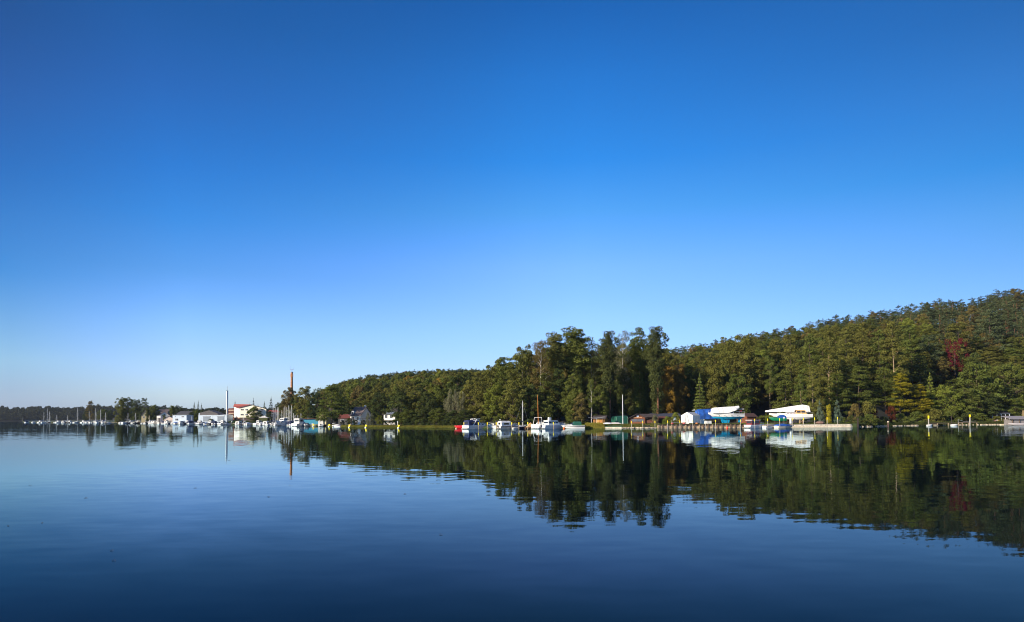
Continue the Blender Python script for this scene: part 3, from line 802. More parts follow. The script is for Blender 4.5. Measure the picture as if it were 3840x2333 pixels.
# --- the wood left of the grove, behind the grass shore
for kind, px, top, Y, hw, c, lb in (('broad', 1505, 1470, 234, 40, DKGREEN, 'dark green tree right of the white villa'), ('broad', 1556, 1462, 236, 38, OLIVE, 'olive tree in the middle of the grass shore wood'),
    ('broad', 1604, 1470, 232, 36, DKGREEN, 'dark tree in the wood left of the willow'), ('broad', 1650, 1452, 240, 38, GREEN, 'green tree standing behind the left of the willow'),
    ('willow', 1708, 1455, 226, 46, GREYG, 'pale drooping willow on the grass shore'), ('broad', 1762, 1440, 232, 38, OLIVE, 'olive tree right of the pale willow'),
    ('broad', 1530, 1535, 226, 30, GREEN, 'low green tree at the left end of the grass shore wood'), ('broad', 1590, 1528, 225, 32, DKGREEN, 'low dark tree with bare stems on the grass shore'),
    ('broad', 1645, 1530, 222, 32, GREEN, 'low green tree below the pale willow'), ('broad', 1700, 1538, 219, 30, DKGREEN, 'low dark tree at the foot of the willow'), ('broad', 1745, 1535, 216, 28, DKGREEN, 'low dark tree behind the red boat'),
    ('broad', 1424, 1470, 290, 34, DKGREEN, 'round dark tree between the two white houses'), ('broad', 1500, 1440, 300, 34, GREEN, 'green tree behind the white villa'),
    ('broad', 1458, 1478, 310, 28, DKGREEN, 'dark tree left of the white villa roof'),
    ('willow', 1387, 1545, 240, 18, GREYG, 'small grey-green willow bush right of the white gabled house'), ('broad', 1424, 1556, 232, 13, LIME, 'small young lime-green garden tree between the houses'),
    ('broad', 1310, 1567, 262, 11, GREEN, 'rounded garden shrub before the red-roofed building'),
    ('spruce', 1300, 1490, 290, 14, DKGREEN, 'dark conifer right of the large lawn tree'), ('layered', 1244, 1442, 262, 46, GREEN, 'large layered tree standing over the grounded boat'),
    ('broad', 1190, 1470, 300, 24, (0.02, 0.03, 0.014), 'very dark tree left of the large lawn tree'), ('broad', 1144, 1447, 315, 34, OLIVE, 'high olive tree right of the brick chimney'),
    ('broad', 1086, 1451, 350, 27, BROWNG, 'brown-green tree in front of the brick chimney'), ('broad', 1118, 1480, 330, 26, DKGREEN, 'dark tree between the chimney tree and the high olive one'),
    ('broad', 1070, 1500, 372, 20, DKGREEN, 'dark tree behind the right of the mast cluster'), ('broad', 1100, 1478, 362, 24, DKGREEN, 'dark tree hiding the foot of the brick chimney'), ('broad', 1090, 1530, 336, 20, OLIVE, 'low tree below the brick chimney'), ('broad', 1125, 1535, 322, 22, DKGREEN, 'low dark tree behind the wheelhouse boat'), ('broad', 1158, 1505, 306, 22, GREEN, 'green tree behind the cyan hall'), ('broad', 1205, 1520, 296, 18, DKGREEN, 'dark tree behind the yellow house'), ('broad', 1170, 1540, 300, 16, DKGREEN, 'low dark tree over the shaded grey house'), ('broad', 1262, 1520, 292, 20, DKGREEN, 'dark tree behind the large lawn tree'), ('broad', 1335, 1500, 310, 24, DKGREEN, 'dark tree behind the gabled house roof'), ('broad', 1395, 1500, 296, 20, DKGREEN, 'dark tree right behind the gabled house'), ('broad', 1478, 1500, 285, 22, GREEN, 'green tree close behind the villa'),
    ('spruce', 1016, 1487, 440, 14, (0.03, 0.04, 0.03), 'tall dark spruce right of the cream building'), ('spruce', 950, 1491, 480, 9, (0.035, 0.045, 0.035), 'slim spruce peeking over the cream building roof'),
    ('spruce', 881, 1500, 480, 9, (0.035, 0.045, 0.035), 'small spruce above the left end of the red roof'), ('spruce', 991, 1506, 470, 13, DKGREEN, 'spruce second right of the cream building'),
    ('spruce', 967, 1513, 480, 6, DKGREEN, 'tiny spruce tip right of the slim roof spruce'), ('spruce', 936, 1510, 485, 5, DKGREEN, 'tiny spruce tip left of the slim roof spruce'),
    ('broad', 1043, 1509, 450, 14, DKGREEN, 'low round tree between the tall spruce and the chimney'), ('broad', 1065, 1500, 420, 16, DKGREEN, 'round dark tree behind the mast cluster'),
    ('broad', 952, 1523, 402, 22, GREEN, 'round street tree in front of the cream building'),
    ('broad', 1012, 1540, 400, 10, DKGREEN, 'dark slim tree at the right corner of the cream building'), ('broad', 1046, 1560, 380, 9, YELG, 'small yellowish tree behind the masts'),
    ('broad', 450, 1489, 500, 16, OLIVE, 'leftmost crown of the tall tree clump at the marina'), ('broad', 477, 1488, 505, 22, GREEN, 'widest crown of the tall tree clump at the marina'),
    ('broad', 509, 1497, 500, 17, DKGREEN, 'right crown of the tall tree clump at the marina'), ('layered', 541, 1492, 498, 17, PINEG, 'wind-bent pine at the right of the marina clump'),
    ('ivy', 553, 1532, 455, 7, DKGREEN, 'dark slim tree screening the yellow house'), ('broad', 577, 1516, 470, 16, GREEN, 'green tree left of the red gabled house'), ('ivy', 645, 1520, 440, 10, GREEN, 'slim poplar left of the white blue hall'),
    ('broad', 664, 1518, 520, 9, PINEG, 'round tree behind the white blue hall'), ('broad', 677, 1523, 520, 8, DKGREEN, 'dark round tree behind the white blue hall'),
    ('spruce', 728, 1507, 450, 10, DKGREEN, 'left spruce of the group of three'), ('spruce', 743, 1502, 452, 9, DKGREEN, 'middle and tallest spruce of the group of three'), ('spruce', 755, 1512, 450, 9, DKGREEN, 'right spruce of the group of three'),
    ('broad', 739, 1538, 432, 13, GREEN, 'green tree at the foot of the three spruces'), ('ivy', 717, 1544, 430, 6, DKGREEN, 'slim dark tree before the white blue hall'),
    ('layered', 339, 1502, 620, 14, BROWNG, 'lone brownish conifer among the left masts'), ('broad', 388, 1533, 640, 20, GREEN, 'low rounded tree right of the lone conifer'), ('broad', 412, 1537, 640, 12, DKGREEN, 'small dark tree right of the low rounded one'),
    ('broad', 323, 1540, 640, 10, DKGREEN, 'small dark tree left of the lone conifer'), ('broad', 865, 1545, 480, 12, OLIVE, 'small tree beside the white chimney'), ('broad', 612, 1555, 440, 9, LIME, 'small tree in front of the red gabled house'),
    ('broad', 790, 1570, 400, 8, GREEN, 'small bush before the white garage hall'), ('broad', 600, 1540, 520, 12, DKGREEN, 'dark tree behind the red gabled house')):
    T(kind, px, top, Y, hw, c, lb)
for i, (px, top, Y, hw) in enumerate(((865, 1578, 385, 12), (885, 1577, 384, 13), (905, 1576, 383, 13), (928, 1577, 381, 14), (950, 1578, 379, 14), (985, 1576, 372, 14), (1005, 1578, 370, 12))):
    T('bush', px, top, Y, hw, (0.05, 0.085, 0.02), 'trimmed dark hedge bush below the cream building, %s from left' % ORD[i], cat='bush', group='hedge bushes below the cream building')

def cover(px, hw, top):
    a, b = int((px - 0.75 * hw + 100) // 10), int((px + 0.75 * hw + 100) // 10)
    for k in range(max(0, a), min(399, b) + 1):
        OCC[k] = min(OCC[k], top)
# --- the wooded slopes: individual trees from front to back, each only where something of it shows
HILL = []
def zone(px):
    for a, b, t in ((0, 1250, 'left of the large lawn tree'), (1250, 1400, 'above the white gabled house'), (1400, 1500, 'above the white villa'), (1500, 1640, 'above the grass shore'), (1640, 1800, 'above the pale willow'),
                    (1800, 2060, 'behind the left of the grove'), (2060, 2500, 'behind the tall grove'), (2500, 2680, 'above the white tent'), (2680, 2860, 'above the cyan-keeled yacht'), (2860, 3060, 'above the tan-canopied yacht'),
                    (3060, 3220, 'above the concrete wall'), (3220, 3400, 'above the golden larch'), (3400, 3560, 'left of the creeper'), (3560, 3700, 'above the creeper'), (3700, 9999, 'at the far right')):
        if a <= px < b: return t
    return 'on the hill'
cand = []
Y = 200.0
while Y < 650:
    st = 6.2 if Y < 300 else 7.0
    x = -0.32 * Y + rnd.uniform(0, st)
    while x < 0.78 * Y:
        xx, yy = x + rnd.uniform(-2.2, 2.2), Y + rnd.uniform(-2.5, 2.5)
        x += st
        px, _ = proj(xx, yy, 5)
        if not (1150 < px < 3960): continue
        F = float(np.interp(px, FL[:, 0], FL[:, 1])); Rr = float(np.interp(px, RG[:, 0], RG[:, 1]))
        s = yy - shore(px)
        if s < F + 2 or yy > Rr + 14: continue
        if px < 1500 and s < 85: continue
        if s < (30 if px < 1800 else 50 if px < 3060 else 40 if px < 3530 else 22): continue
        up = (s - F) / (Rr - shore(px) - F)
        n1 = math.sin(xx * 0.021 + 2) * math.sin(yy * 0.027 + xx * 0.013)
        pine = up > 0.52 + 0.22 * n1 or (px > 3500 and up > 0.3)
        cand.append((yy, xx, px, up, pine))
    Y += 6.8 if Y < 330 else 9.5
cand.sort()
items = [(a[3], 'T', (a, k)) for a, k in TODO] + [(c[0], 'H', c) for c in cand]
items.sort(key=lambda t: t[0])
counts = {'pine': 0, 'broad': 0}
for d, typ, it in items:
    if typ == 'T':
        a, k = it
        tree_at(*a, **k)
        cover(a[1], a[4], a[2] + (0.45 * (1590 - a[2]) if a[0] in ('airy', 'ivy') else 0.22 * (1590 - a[2])))
        continue
    yy, xx, px, up, pine = it
    z = ground(xx, yy)
    h = rnd.uniform(13, 17) if pine else rnd.uniform(12, 17)
    if up > 0.93: h = rnd.uniform(13, 17)
    hw = rnd.uniform(3.5, 4.8) if pine else rnd.uniform(4.0, 5.6)
    top = proj(xx, yy, z + h)[1]
    sky = float(np.interp(px, SKY[:, 0], SKY[:, 1]))
    lim = sky - rnd.uniform(-6, 7)
    if top < lim:
        h -= (lim - top) * yy / F_PX; top = lim
        if h < 7: continue
    hp = hw * F_PX / yy
    a, b = int((px - 0.8 * hp + 100) // 10), int((px + 0.8 * hp + 100) // 10)
    a, b = max(0, a), min(399, b)
    if b < a: continue
    if 3530 < px < 3645 and yy < 285 and top < 1405: continue
    if 3060 < px < 3540 and yy < 250 and top < 1330: continue
    cov = OCC[a:b + 1]
    if top > np.mean(cov) - 5: continue
    r = rnd.random()
    if pine:
        c = PINEG if r < 0.6 else ((0.066, 0.074, 0.032) if r < 0.85 else (0.04, 0.055, 0.028)); kd = 'pine'
        if r > 0.97: c, kd = (BROWNG, 'broad')
    else:
        kd = 'layered' if px > 2500 and rnd.random() < 0.6 else 'broad'
        c = OLIVE if r < 0.45 else GREEN if r < 0.72 else DKGREEN if r < 0.86 else LIME if r < 0.93 else BROWNG
        if px < 1850 and r > 0.955: c = ORNG
    row = 'along the skyline' if up > 0.88 else 'high on the slope' if up > 0.6 else 'halfway up the slope' if up > 0.3 else 'low on the slope'
    tone = {PINEG: 'blue-green', OLIVE: 'olive', GREEN: 'green', DKGREEN: 'dark green', LIME: 'yellowish green', BROWNG: 'brown-tinged', ORNG: 'orange autumn'}.get(c, 'dark green')
    lab = ('%s %s %s %s' % (tone, 'pine' if kd == 'pine' else 'alder' if kd == 'layered' else 'tree', row, zone(px)))
    counts['pine' if kd == 'pine' else 'broad'] += 1
    kk = 1.6 * rnd.uniform(.75, 1.2); c = tuple(v * kk for v in c)
    HILL.append((lab, px, (kd, xx, yy, z, h, hw, c, lab)))
    cover(px, hp, top + (0.34 if up > 0.8 else 0.16) * h * F_PX / yy)
pines = sorted([t for t in HILL if t[2][0] == 'pine'], key=lambda t: -t[2][4] * t[2][5] / t[2][2] ** 2)
rest = pines[285:]
rest_ids = set(id(t) for t in rest)
HILL = [(t[0], t[1], place_tree(*t[2], group='trees on the wooded slope', parts=False, cat='pine tree' if t[2][0] == 'pine' else 'tree')) for t in HILL if id(t) not in rest_ids]
rng = np.random.default_rng(3); out_ = []
for t in rest:
    kd, xx, yy, z, h, hw, c, lab = t[2]
    q = proto('pine', int(rng.integers(4))); A = q['V4'].reshape(-1, 4, 3)
    B = A[rng.choice(len(A), min(len(A), 1700), replace=False)].copy()
    cen = B.mean(axis=1, keepdims=True); B = cen + (B - cen) * math.sqrt(len(A) / len(B)) * 1.05
    a = rng.uniform(0, 6.28); ca, sa = math.cos(a), math.sin(a)
    bx, by = B[:, :, 0].copy(), B[:, :, 1].copy()
    k = hw / q['W']
    B[:, :, 0] = (bx * ca - by * sa) * k + xx; B[:, :, 1] = (bx * sa + by * ca) * k + yy; B[:, :, 2] = B[:, :, 2] * h / q['H'] + z
    out_.append(B.reshape(-1, 3))
if out_:
    me = fast_mesh('pine_wood', np.concatenate(out_), None, NEEDLE)
    o = bpy.data.objects.new('pine_wood', me); col.objects.link(o); o.color = (PINEG[0] * 1.3, PINEG[1] * 1.3, PINEG[2] * 1.3, 1)
    tag(o, 'farthest blue-green pines filling in the wood behind the others on the slope', 'wood', kind='stuff')
print('MASS PINES', len(rest))
HILL.sort(key=lambda t: (t[0], t[1]))
_n = {}
for lab, px, o in HILL:
    k = _n.setdefault(lab, 0); _n[lab] += 1
    if sum(1 for h_ in HILL if h_[0] == lab) > 1:
        o['label'] = '%s, %s from left' % (lab, ORD[min(k, 55)])
print('HILL TREES', counts, 'all', N_TREE[0])

# --- far wood across the lake and behind the town (one mass)
def far_wood(name, px0, px1, D, rows, top_fn, color, label, step=7.0):
    rng = np.random.default_rng(5)
    V = []
    p = [proto('broad', k) for k in range(4)]
    sub = [q['V4'].reshape(-1, 4, 3) for q in p]
    out = []
    for r in range(rows):
        Y = D + r * 13
        x0, x1 = (px0 - 1920) / F_PX * Y, (px1 - 1920) / F_PX * Y
        x = x0
        while x < x1:
            x += step * rng.uniform(0.6, 1.3)
            px = 1920 + x / Y * F_PX
            top = top_fn(px) + (rows - 1 - r) * 5 + rng.normal() * 1.6
            if rng.random() < 0.06: top -= 3.5
            zt = Z(px, top, Y)
            if zt < 3: continue
            q = int(rng.integers(4)); A = sub[q]
            idx = rng.choice(len(A), 900, replace=False)
            B = A[idx].copy()
            cen = B.mean(axis=1, keepdims=True)
            sx = rng.uniform(6.0, 9.0) / p[q]['W']; sz = zt / p[q]['H']
            B = cen + (B - cen) * 4.6
            B[:, :, 0] *= sx; B[:, :, 1] *= sx; B[:, :, 2] *= sz
            B[:, :, 0] += x; B[:, :, 1] += Y + rng.uniform(-4, 4)
            out.append(B.reshape(-1, 3))
    V4 = np.concatenate(out)
    me = fast_mesh(name, V4, None, LEAF)
    o = bpy.data.objects.new(name, me); col.objects.link(o); o.color = (*color, 1)
    tag(o, label, 'wood', kind='stuff')
    return o
far_wood('distant_woods', -700, 640, 1283, 4, lambda px: 1524 + 3 * math.sin(px * 0.03) + 2 * math.sin(px * 0.011), (0.05, 0.055, 0.03), 'long dark wood on the far shore behind the left marina')
far_wood('town_woods', 560, 1160, 900, 2, lambda px: 1530 - 1.5 * math.sin(px * 0.04), (0.045, 0.055, 0.025), 'low dark wood behind the marina buildings')

# ------------------------------------------------------------ boats
def hull_secs(L, B, fs, fb, draft=0.35, tumble=0.82, n=12, vee=0.5, rake=0.12, fine=1.9, stern=0.9):
    secs = []
    for i in range(n + 1):
        s = i / n
        w = B / 2 * (stern + (1 - stern) * min(1, s / 0.35)) if s < 0.35 else B / 2 * (1 - ((s - 0.35) / 0.65) ** fine * 0.985)
        zd = fs + (fb - fs) * s ** 1.6
        xk = -L / 2 + L * (1 - rake) * s
        xd = -L / 2 + L * s
        zk = -draft * (1 - s ** 3) + (fb * 0.35) * s ** 6
        wl = w * tumble
        zc = zk + (0 - zk) * 0.8
        xm = xk * 0.6 + xd * 0.4
        half = [(xk, 0.0, zk), (xk * .85 + xd * .15, wl * vee, zk * 0.45 + zc * 0.55), (xm, wl, max(zc, zk) + 0.08), (xd, w * 0.97, zd * 0.7), (xd, w, zd)]
        secs.append([(x, -y, z) for x, y, z in reversed(half)] + half[1:])
    return secs
def deck_pts(L, B, fs, fb, stern=0.9, n=12, fine=1.9):
    out = []
    for i in range(n + 1):
        s = i / n
        w = B / 2 * (stern + (1 - stern) * min(1, s / 0.35)) if s < 0.35 else B / 2 * (1 - ((s - 0.35) / 0.65) ** fine * 0.985)
        out.append((-L / 2 + L * s, w, fs + (fb - fs) * s ** 1.6))
    return out
def make_hull(root, L, B, fs, fb, hm, stripe=None, dm=None, bottom=None, **k):
    mb = MB()
    mb.loft(hull_secs(L, B, fs, fb, **k), cap=False)
    s0 = hull_secs(L, B, fs, fb, **k)[0]
    mb.add(s0, [tuple(range(len(s0)))])
    h = mb.build('hull', hm, root, smooth=False)
    st = k.get('stern', 0.9); fn = k.get('fine', 1.9)
    d = deck_pts(L, B, fs, fb, st, fine=fn)
    mb = MB()
    for i in range(len(d) - 1):
        a, b = d[i], d[i + 1]
        mb.add([(a[0], -a[1] * .985, a[2] - .03), (b[0], -b[1] * .985, b[2] - .03), (b[0], b[1] * .985, b[2] - .03), (a[0], a[1] * .985, a[2] - .03)], [(0, 1, 2, 3)])
    mb.build('deck', dm or DECKM, root)
    if stripe:
        mb = MB()
        for sgn in (-1, 1):
            for i in range(len(d) - 1):
                a, b = d[i], d[i + 1]
                w = 0.985
                mb.add([(a[0], sgn * (a[1] + .012), a[2] - .10), (b[0], sgn * (b[1] + .012), b[2] - .10), (b[0], sgn * (b[1] * w + .012), b[2] - .10 - .18), (a[0], sgn * (a[1] * w + .012), a[2] - .10 - .18)], [(0, 1, 2, 3)])
        mb.build('stripe', stripe, root)
    return d
def rail(root, d, i0, i1, h=0.45):
    mb = MB()
    for sgn in (-1, 1):
        pts = [(p[0], sgn * p[1] * .95, p[2] + h) for p in d[i0:i1 + 1]]
        mb.tube(pts, 0.022, 4)
        for p in d[i0:i1 + 1:2]:
            mb.tube([(p[0], sgn * p[1] * .95, p[2]), (p[0], sgn * p[1] * .95, p[2] + h)], 0.018, 4)
    mb.build('rail', METAL, root)
def outboard(root, x, z, m=OUTB):
    mb = MB()
    mb.frustum((x - .42, x - .05, -.16, .16), (x - .38, x - .08, -.12, .12), z + .25, z + .62)
    mb.box((x - .22, 0, z - .1), (.14, .12, .75))
    mb.box((x - .30, 0, z - .42), (.4, .06, .08))
    mb.build('outboard_motor', m, root)
def fender(root, x, y, z, m):
    MB().ball((x, y, z), .14, 8, 6, 1.7).build('fender', m, root)
def cabin(root, x0, x1, w, z0, h, m, front=0.5, back=0.15, inset=0.2, win=True, winm=GLASS, name='cabin', w2=None):
    mb = MB().frustum((x0, x1, -w / 2, w / 2), (x0 + back, x1 - front, -w / 2 + inset, w / 2 - inset), z0, z0 + h)
    c = mb.build(name, m, root)
    if win:
        def lerp(t, o=0.015):
            return (x0 + back * t - o, x1 - front * t + o, -w / 2 + inset * t - o, w / 2 - inset * t + o)
        a, b = lerp(.38), lerp(.82)
        za, zb_ = z0 + h * .38, z0 + h * .82
        # side windows
        for sgn in (-1, 1):
            L = b[1] - b[0]
            nwin = max(2, int(L / 0.9))
            for k in range(nwin):
                t0, t1 = (k + .08) / nwin, (k + .92) / nwin
                f = lambda r, t: r[0] + .12 + (r[1] - r[0] - .24) * t
                y_a = a[2] if sgn < 0 else a[3]; y_b = b[2] if sgn < 0 else b[3]
                mw = MB().add([(f(a, t0), y_a, za), (f(a, t1), y_a, za), (f(b, t1), y_b, zb_), (f(b, t0), y_b, zb_)], [(0, 1, 2, 3)])
                mw.build('window', winm, c)
        for xa, xb in ((a[1], b[1]), (a[0], b[0])):
            MB().add([(xa, a[2] * .85, za), (xa, a[3] * .85, za), (xb, b[3] * .85, zb_), (xb, b[2] * .85, zb_)], [(0, 1, 2, 3)]).build('window', winm, c)
    return c
def canopy(root, x0, x1, w, z0, h, m, name='canopy', rf=0.45, rb=0.25, n=7, win=False):
    secs = []
    for (x, sc_) in ((x0, 0.9), (x0 + (x1 - x0) * .12, 1.0), (x1 - rf, 1.0), (x1, 0.55)):
        s = []
        hh = h * (0.94 if x == x0 else 1.0 if sc_ == 1.0 else 0.45)
        for k in range(n):
            a = PI * k / (n - 1)
            s.append((x, -w / 2 * math.copysign(abs(math.cos(a)) ** .5, math.cos(a)), z0 + hh * math.sin(a) ** .55))
        secs.append(s)
    c = MB().loft(secs, cap=True).build(name, m, root)
    if win:
        for sgn in (-1, 1):
            MB().box(((x0 + x1) / 2 - .2, sgn * (w / 2 + .005), z0 + h * .45), ((x1 - x0) * .45, .02, h * .35)).build('window', GLASS, c)
        MB().box((x0 - .01, 0, z0 + h * .5), (.02, w * .5, h * .4)).build('window', GLASS, c)
    return c
def windscreen(root, x, w, z, h, m=GLASS, depth=0.9):
    mb = MB()
    mb.add([(x - depth, -w / 2, z), (x, -w * .32, z), (x - .35, -w * .28, z + h), (x - depth, -w * .46, z + h)], [(0, 1, 2, 3)])
    mb.add([(x - depth, w / 2, z), (x, w * .32, z), (x - .35, w * .28, z + h), (x - depth, w * .46, z + h)], [(0, 1, 2, 3)])
    mb.add([(x, -w * .32, z), (x, w * .32, z), (x - .35, w * .28, z + h), (x - .35, -w * .28, z + h)], [(0, 1, 2, 3)])
    mb.build('windscreen', m, root)
def mast(root, x, z0, h, m=MASTM, r=0.065, B=2.5, boom=None, boomm=None, lean=0.0):
    mo = MB().tube([(x, 0, z0), (x - lean * h, 0, z0 + h)], [r, r * .75], 7).build('mast', m, root)
    mb = MB()
    for s in (-.62, .62): mb.tube([(x - lean * h * s, -B * .3, z0 + h * (.55 if s < 0 else .55)), (x - lean * h * s, B * .3, z0 + h * .55)], .025, 4)
    for sgn in (-1, 1):
        mb.tube([(x - .15, sgn * B * .47, z0), (x - lean * h * .55, sgn * B * .3, z0 + h * .55), (x - lean * h, 0, z0 + h * .98)], .012, 3)
    mb.tube([(x + h * .28, 0, z0), (x - lean * h, 0, z0 + h * .97)], .012, 3)
    mb.tube([(x - h * .36, 0, z0), (x - lean * h, 0, z0 + h * .98)], .012, 3)
    mb.build('rigging', METAL, root)
    if boom:
        MB().tube([(x - .05, 0, z0 + 1.1), (x - boom, 0, z0 + 1.15)], [.16, .1], 7).build('sail_cover', boomm or BLUEC, root)
    return mo

def cruiser(name, loc, rz, label, L=6.5, B=2.6, fs=.75, fb=1.15, hm=WHITE, stripe=None, cabm=WHITE, canm=NAVY, hard=False, arch=False, ob=True, group=None, cab=True, canh=1.0, cat='motor boat', canwin=True, radar=False):
    r = empty(name, loc, rz, label, cat, group)
    d = make_hull(r, L, B, fs, fb, hm, stripe)
    if cab:
        cabin(r, -L * .05, L * .36, B * .78, fs * .9, .55 + .12 * (fb - fs), cabm, front=1.0, back=.1, inset=.18)
    windscreen(r, L * .10, B * .74, fs + .5, .55)
    if hard:
        cabin(r, -L * .22, L * .12, B * .7, fs + .4, 1.05, cabm, front=.6, back=.1, inset=.12, name='wheelhouse')
    if canm:
        canopy(r, -L * .46, L * .06, B * .8, fs, canh + .25, canm, win=canwin)
    if arch:
        MB().tube([(-L * .3, -B * .42, fs), (-L * .2, -B * .38, fs + 1.9), (-L * .2, B * .38, fs + 1.9), (-L * .3, B * .42, fs)], .07, 6).build('radar_arch', WHITE, r)
    if radar:
        MB().ball((-L * .15, 0, fs + canh + .5), .22, 8, 5, .5).tube([(-L * .15, 0, fs + canh + .1), (-L * .15, 0, fs + canh + .5)], .05, 5).build('radar_dome', WHITE, r)
    rail(r, d, 7, 11)
    MB().box((-L / 2 - .25, 0, .22), (.6, B * .75, .07)).build('swim_platform', DECKM, r)
    if ob: outboard(r, -L / 2 - .02, .35)
    return r
def sailboat(name, loc, rz, label, L=7.5, B=2.4, fs=.7, fb=1.0, mh=9.5, hm=WHITE, mm=MASTM, cov=BLUEC, group=None, stripe=None):
    r = empty(name, loc, rz, label, 'sailing boat', group)
    d = make_hull(r, L, B, fs, fb, hm, stripe, stern=.7, fine=1.6)
    cabin(r, -L * .08, L * .26, B * .58, fs, .42, WHITE, front=.6, back=.08, inset=.12)
    mast(r, L * .1, fs + .3, mh, mm, B=B, boom=L * .42, boomm=cov)
    rail(r, d, 8, 11, .4)
    MB().box((-L / 2 - .05, 0, .25), (.06, .5, .8)).build('rudder', DECKM, r)
    return r
def covered_boat(name, loc, rz, label, L=5.0, B=2.1, fs=.55, fb=.8, hm=WHITE, cm=BLUEC, ridge=.5, group=None, ob=False, open_to=0.3, cat='covered boat'):
    r = empty(name, loc, rz, label, cat, group)
    d = make_hull(r, L, B, fs, fb, hm)
    mb = MB()
    k1 = int(12 * (1 - open_to) + .5)
    secs = []
    for i in range(0, k1 + 1):
        p = d[i]; t = i / max(1, k1)
        hh = ridge * math.sin(PI * (.15 + .75 * t)) ** .7
        secs.append([(p[0], -p[1] * 1.02, p[2] - .12), (p[0], -p[1] * 1.0, p[2] + .02), (p[0], -p[1] * .45, p[2] + hh * .8), (p[0], 0, p[2] + hh), (p[0], p[1] * .45, p[2] + hh * .8), (p[0], p[1], p[2] + .02), (p[0], p[1] * 1.02, p[2] - .12)])
    mb.loft(secs, cap=True).build('cover', cm, r)
    if ob: outboard(r, -L / 2 - .02, .3)
    return r
def runabout(name, loc, rz, label, L=6.2, B=2.3, fs=.75, fb=.95, hm=WHITE, stripe=BLACKC, canm=GREENC, group=None):
    r = empty(name, loc, rz, label, 'motor boat', group)
    d = make_hull(r, L, B, fs, fb, hm, stripe)
    MB().frustum((L * 0, L * .44, -B * .36, B * .36), (L * .02, L * .2, -B * .3, B * .3), fs + .02, fs + .32).build('foredeck', WHITE, r)
    windscreen(r, L * .12, B * .78, fs + .22, .55)
    if canm: canopy(r, -L * .36, L * .02, B * .8, fs, 1.15, canm)
    outboard(r, -L / 2, .4)
    rail(r, d, 8, 11, .35)
    return r

HD = lambda deg: R(deg)
def P(px, Y, z=0.0): return (X(px, Y, z), Y, z)
# --- boats moored before the grove
r = covered_boat('speedboat', P(1733, 196), HD(190), 'glossy red speedboat at the left end of the cruiser row', 4.4, 1.7, .6, .85, REDH, REDH, .25, cat='speedboat', open_to=.2)
r = cruiser('cabin_cruiser', P(1784, 188), HD(47), 'white cruiser with dark blue canvas back, first in the row', 7.8, 3.0, .95, 1.5, stripe=None, hard=True, canm=NAVY, canh=1.25, radar=True, ob=False)
MB().tube([(-2.2, -1.3, .9), (-.7, -1.15, 2.6), (.6, -1.0, 2.75)], .11, 6).tube([(-2.2, 1.3, .9), (-.7, 1.15, 2.6), (.6, 1.0, 2.75)], .11, 6).box((-.1, 0, 2.72), (1.6, 2.2, .1)).build('roof_arch', WHITE, r)
r = cruiser('cabin_cruiser', P(1864, 190), HD(152), 'white cabin boat with grey-black canopy, its bow pointing left', 6.6, 2.5, .85, 1.25, stripe=BLACKC, canm=BLACKC, canh=1.15, radar=True)
r = cruiser('cabin_cruiser', P(1909, 187.5), HD(38), 'old brown-sided boat with a white tent canopy and small windows', 7.2, 2.4, .75, 1.05, hm=CREAMW, stripe=BROWNH, canm=WHITEC, canh=1.15)
r = sailboat('sailing_boat', P(1952, 189), HD(20), 'low dark sailing boat with a bare pale mast', 6.4, 2.0, .55, .75, 6.9, DKHULL, MASTM, BLACKC)
r = covered_boat('dinghy', P(1933, 186.2), HD(35), 'tiny white tender floating beside the tented boat', 1.9, .9, .3, .4, WHITE, WHITEC, .1, cat='dinghy', open_to=.5)
r = empty('tent_boat', P(1992, 187), HD(20), 'little boat under a pointed yellow-tan tent', 'covered boat')
make_hull(r, 3.4, 1.5, .4, .6, BROWNH)
MB().add([(-1.3, -.7, .4), (1.0, -.6, .45), (1.0, .6, .45), (-1.3, .7, .4), (-.2, 0, 1.75)], [(0, 1, 4), (1, 2, 4), (2, 3, 4), (3, 0, 4)]).build('tent_cover', TANC, r)
r = cruiser('cabin_cruiser', P(2026, 187.5), HD(62), 'white boat with a tubular radar arch and orange wooden mast', 6.4, 2.9, 1.15, 1.4, canm=None, arch=True, ob=False)
MB().tube([(-1.2, 0, 1.3), (-1.6, 0, 9.3)], [.10, .055], 7).build('mast', WOODM, r)
MB().tube([(-2.6, -.9, 1.0), (-2.9, -1.4, 1.9), (-2.6, -.4, 1.9)], .03, 4).ball((-2.7, -1.2, 1.5), .28, 8, 6).build('stern_gear', METAL, r)
r = cruiser('cabin_cruiser', P(2078, 187), HD(36), 'white wheelhouse cruiser with a square box on its roof', 8.2, 2.9, 1.0, 1.35, canm=None, hard=False, ob=False)
cb = cabin(r, -2.9, 1.2, 2.3, 1.0, 1.15, WHITE, front=.8, back=.1, inset=.15, name='wheelhouse')
MB().box((-1.2, 0, 2.2), (3.2, 2.3, .1)).build('roof_panel', WHITE, r)
MB().box((-1.6, 0, 2.65), (.75, .6, .8)).build('roof_box', WHITEC, r)
MB().box((-4.12, .5, .75), (.05, .5, .75)).build('stern_door', NAVY, r)
r = runabout('runabout', P(2147, 186), HD(186), 'white runabout with a black stripe and dark green canopy', 6.4, 2.3, .8, 1.0)
MB().ball(P(2115, 185.4, .12), .28, 10, 8, 1.1).build('mooring_buoy', ORANGE); b = bpy.context.scene.objects[-1] if False else col.objects[-1]
tag(b, 'orange ball buoy under the bow of the striped runabout', 'buoy')
b = MB().ball(P(1711, 189, .1), .24, 10, 8, 1.1).build('mooring_buoy', mat('salmon_buoy', (.75, .40, .28))); tag(b, 'pale pink ball buoy left of the red speedboat', 'buoy')
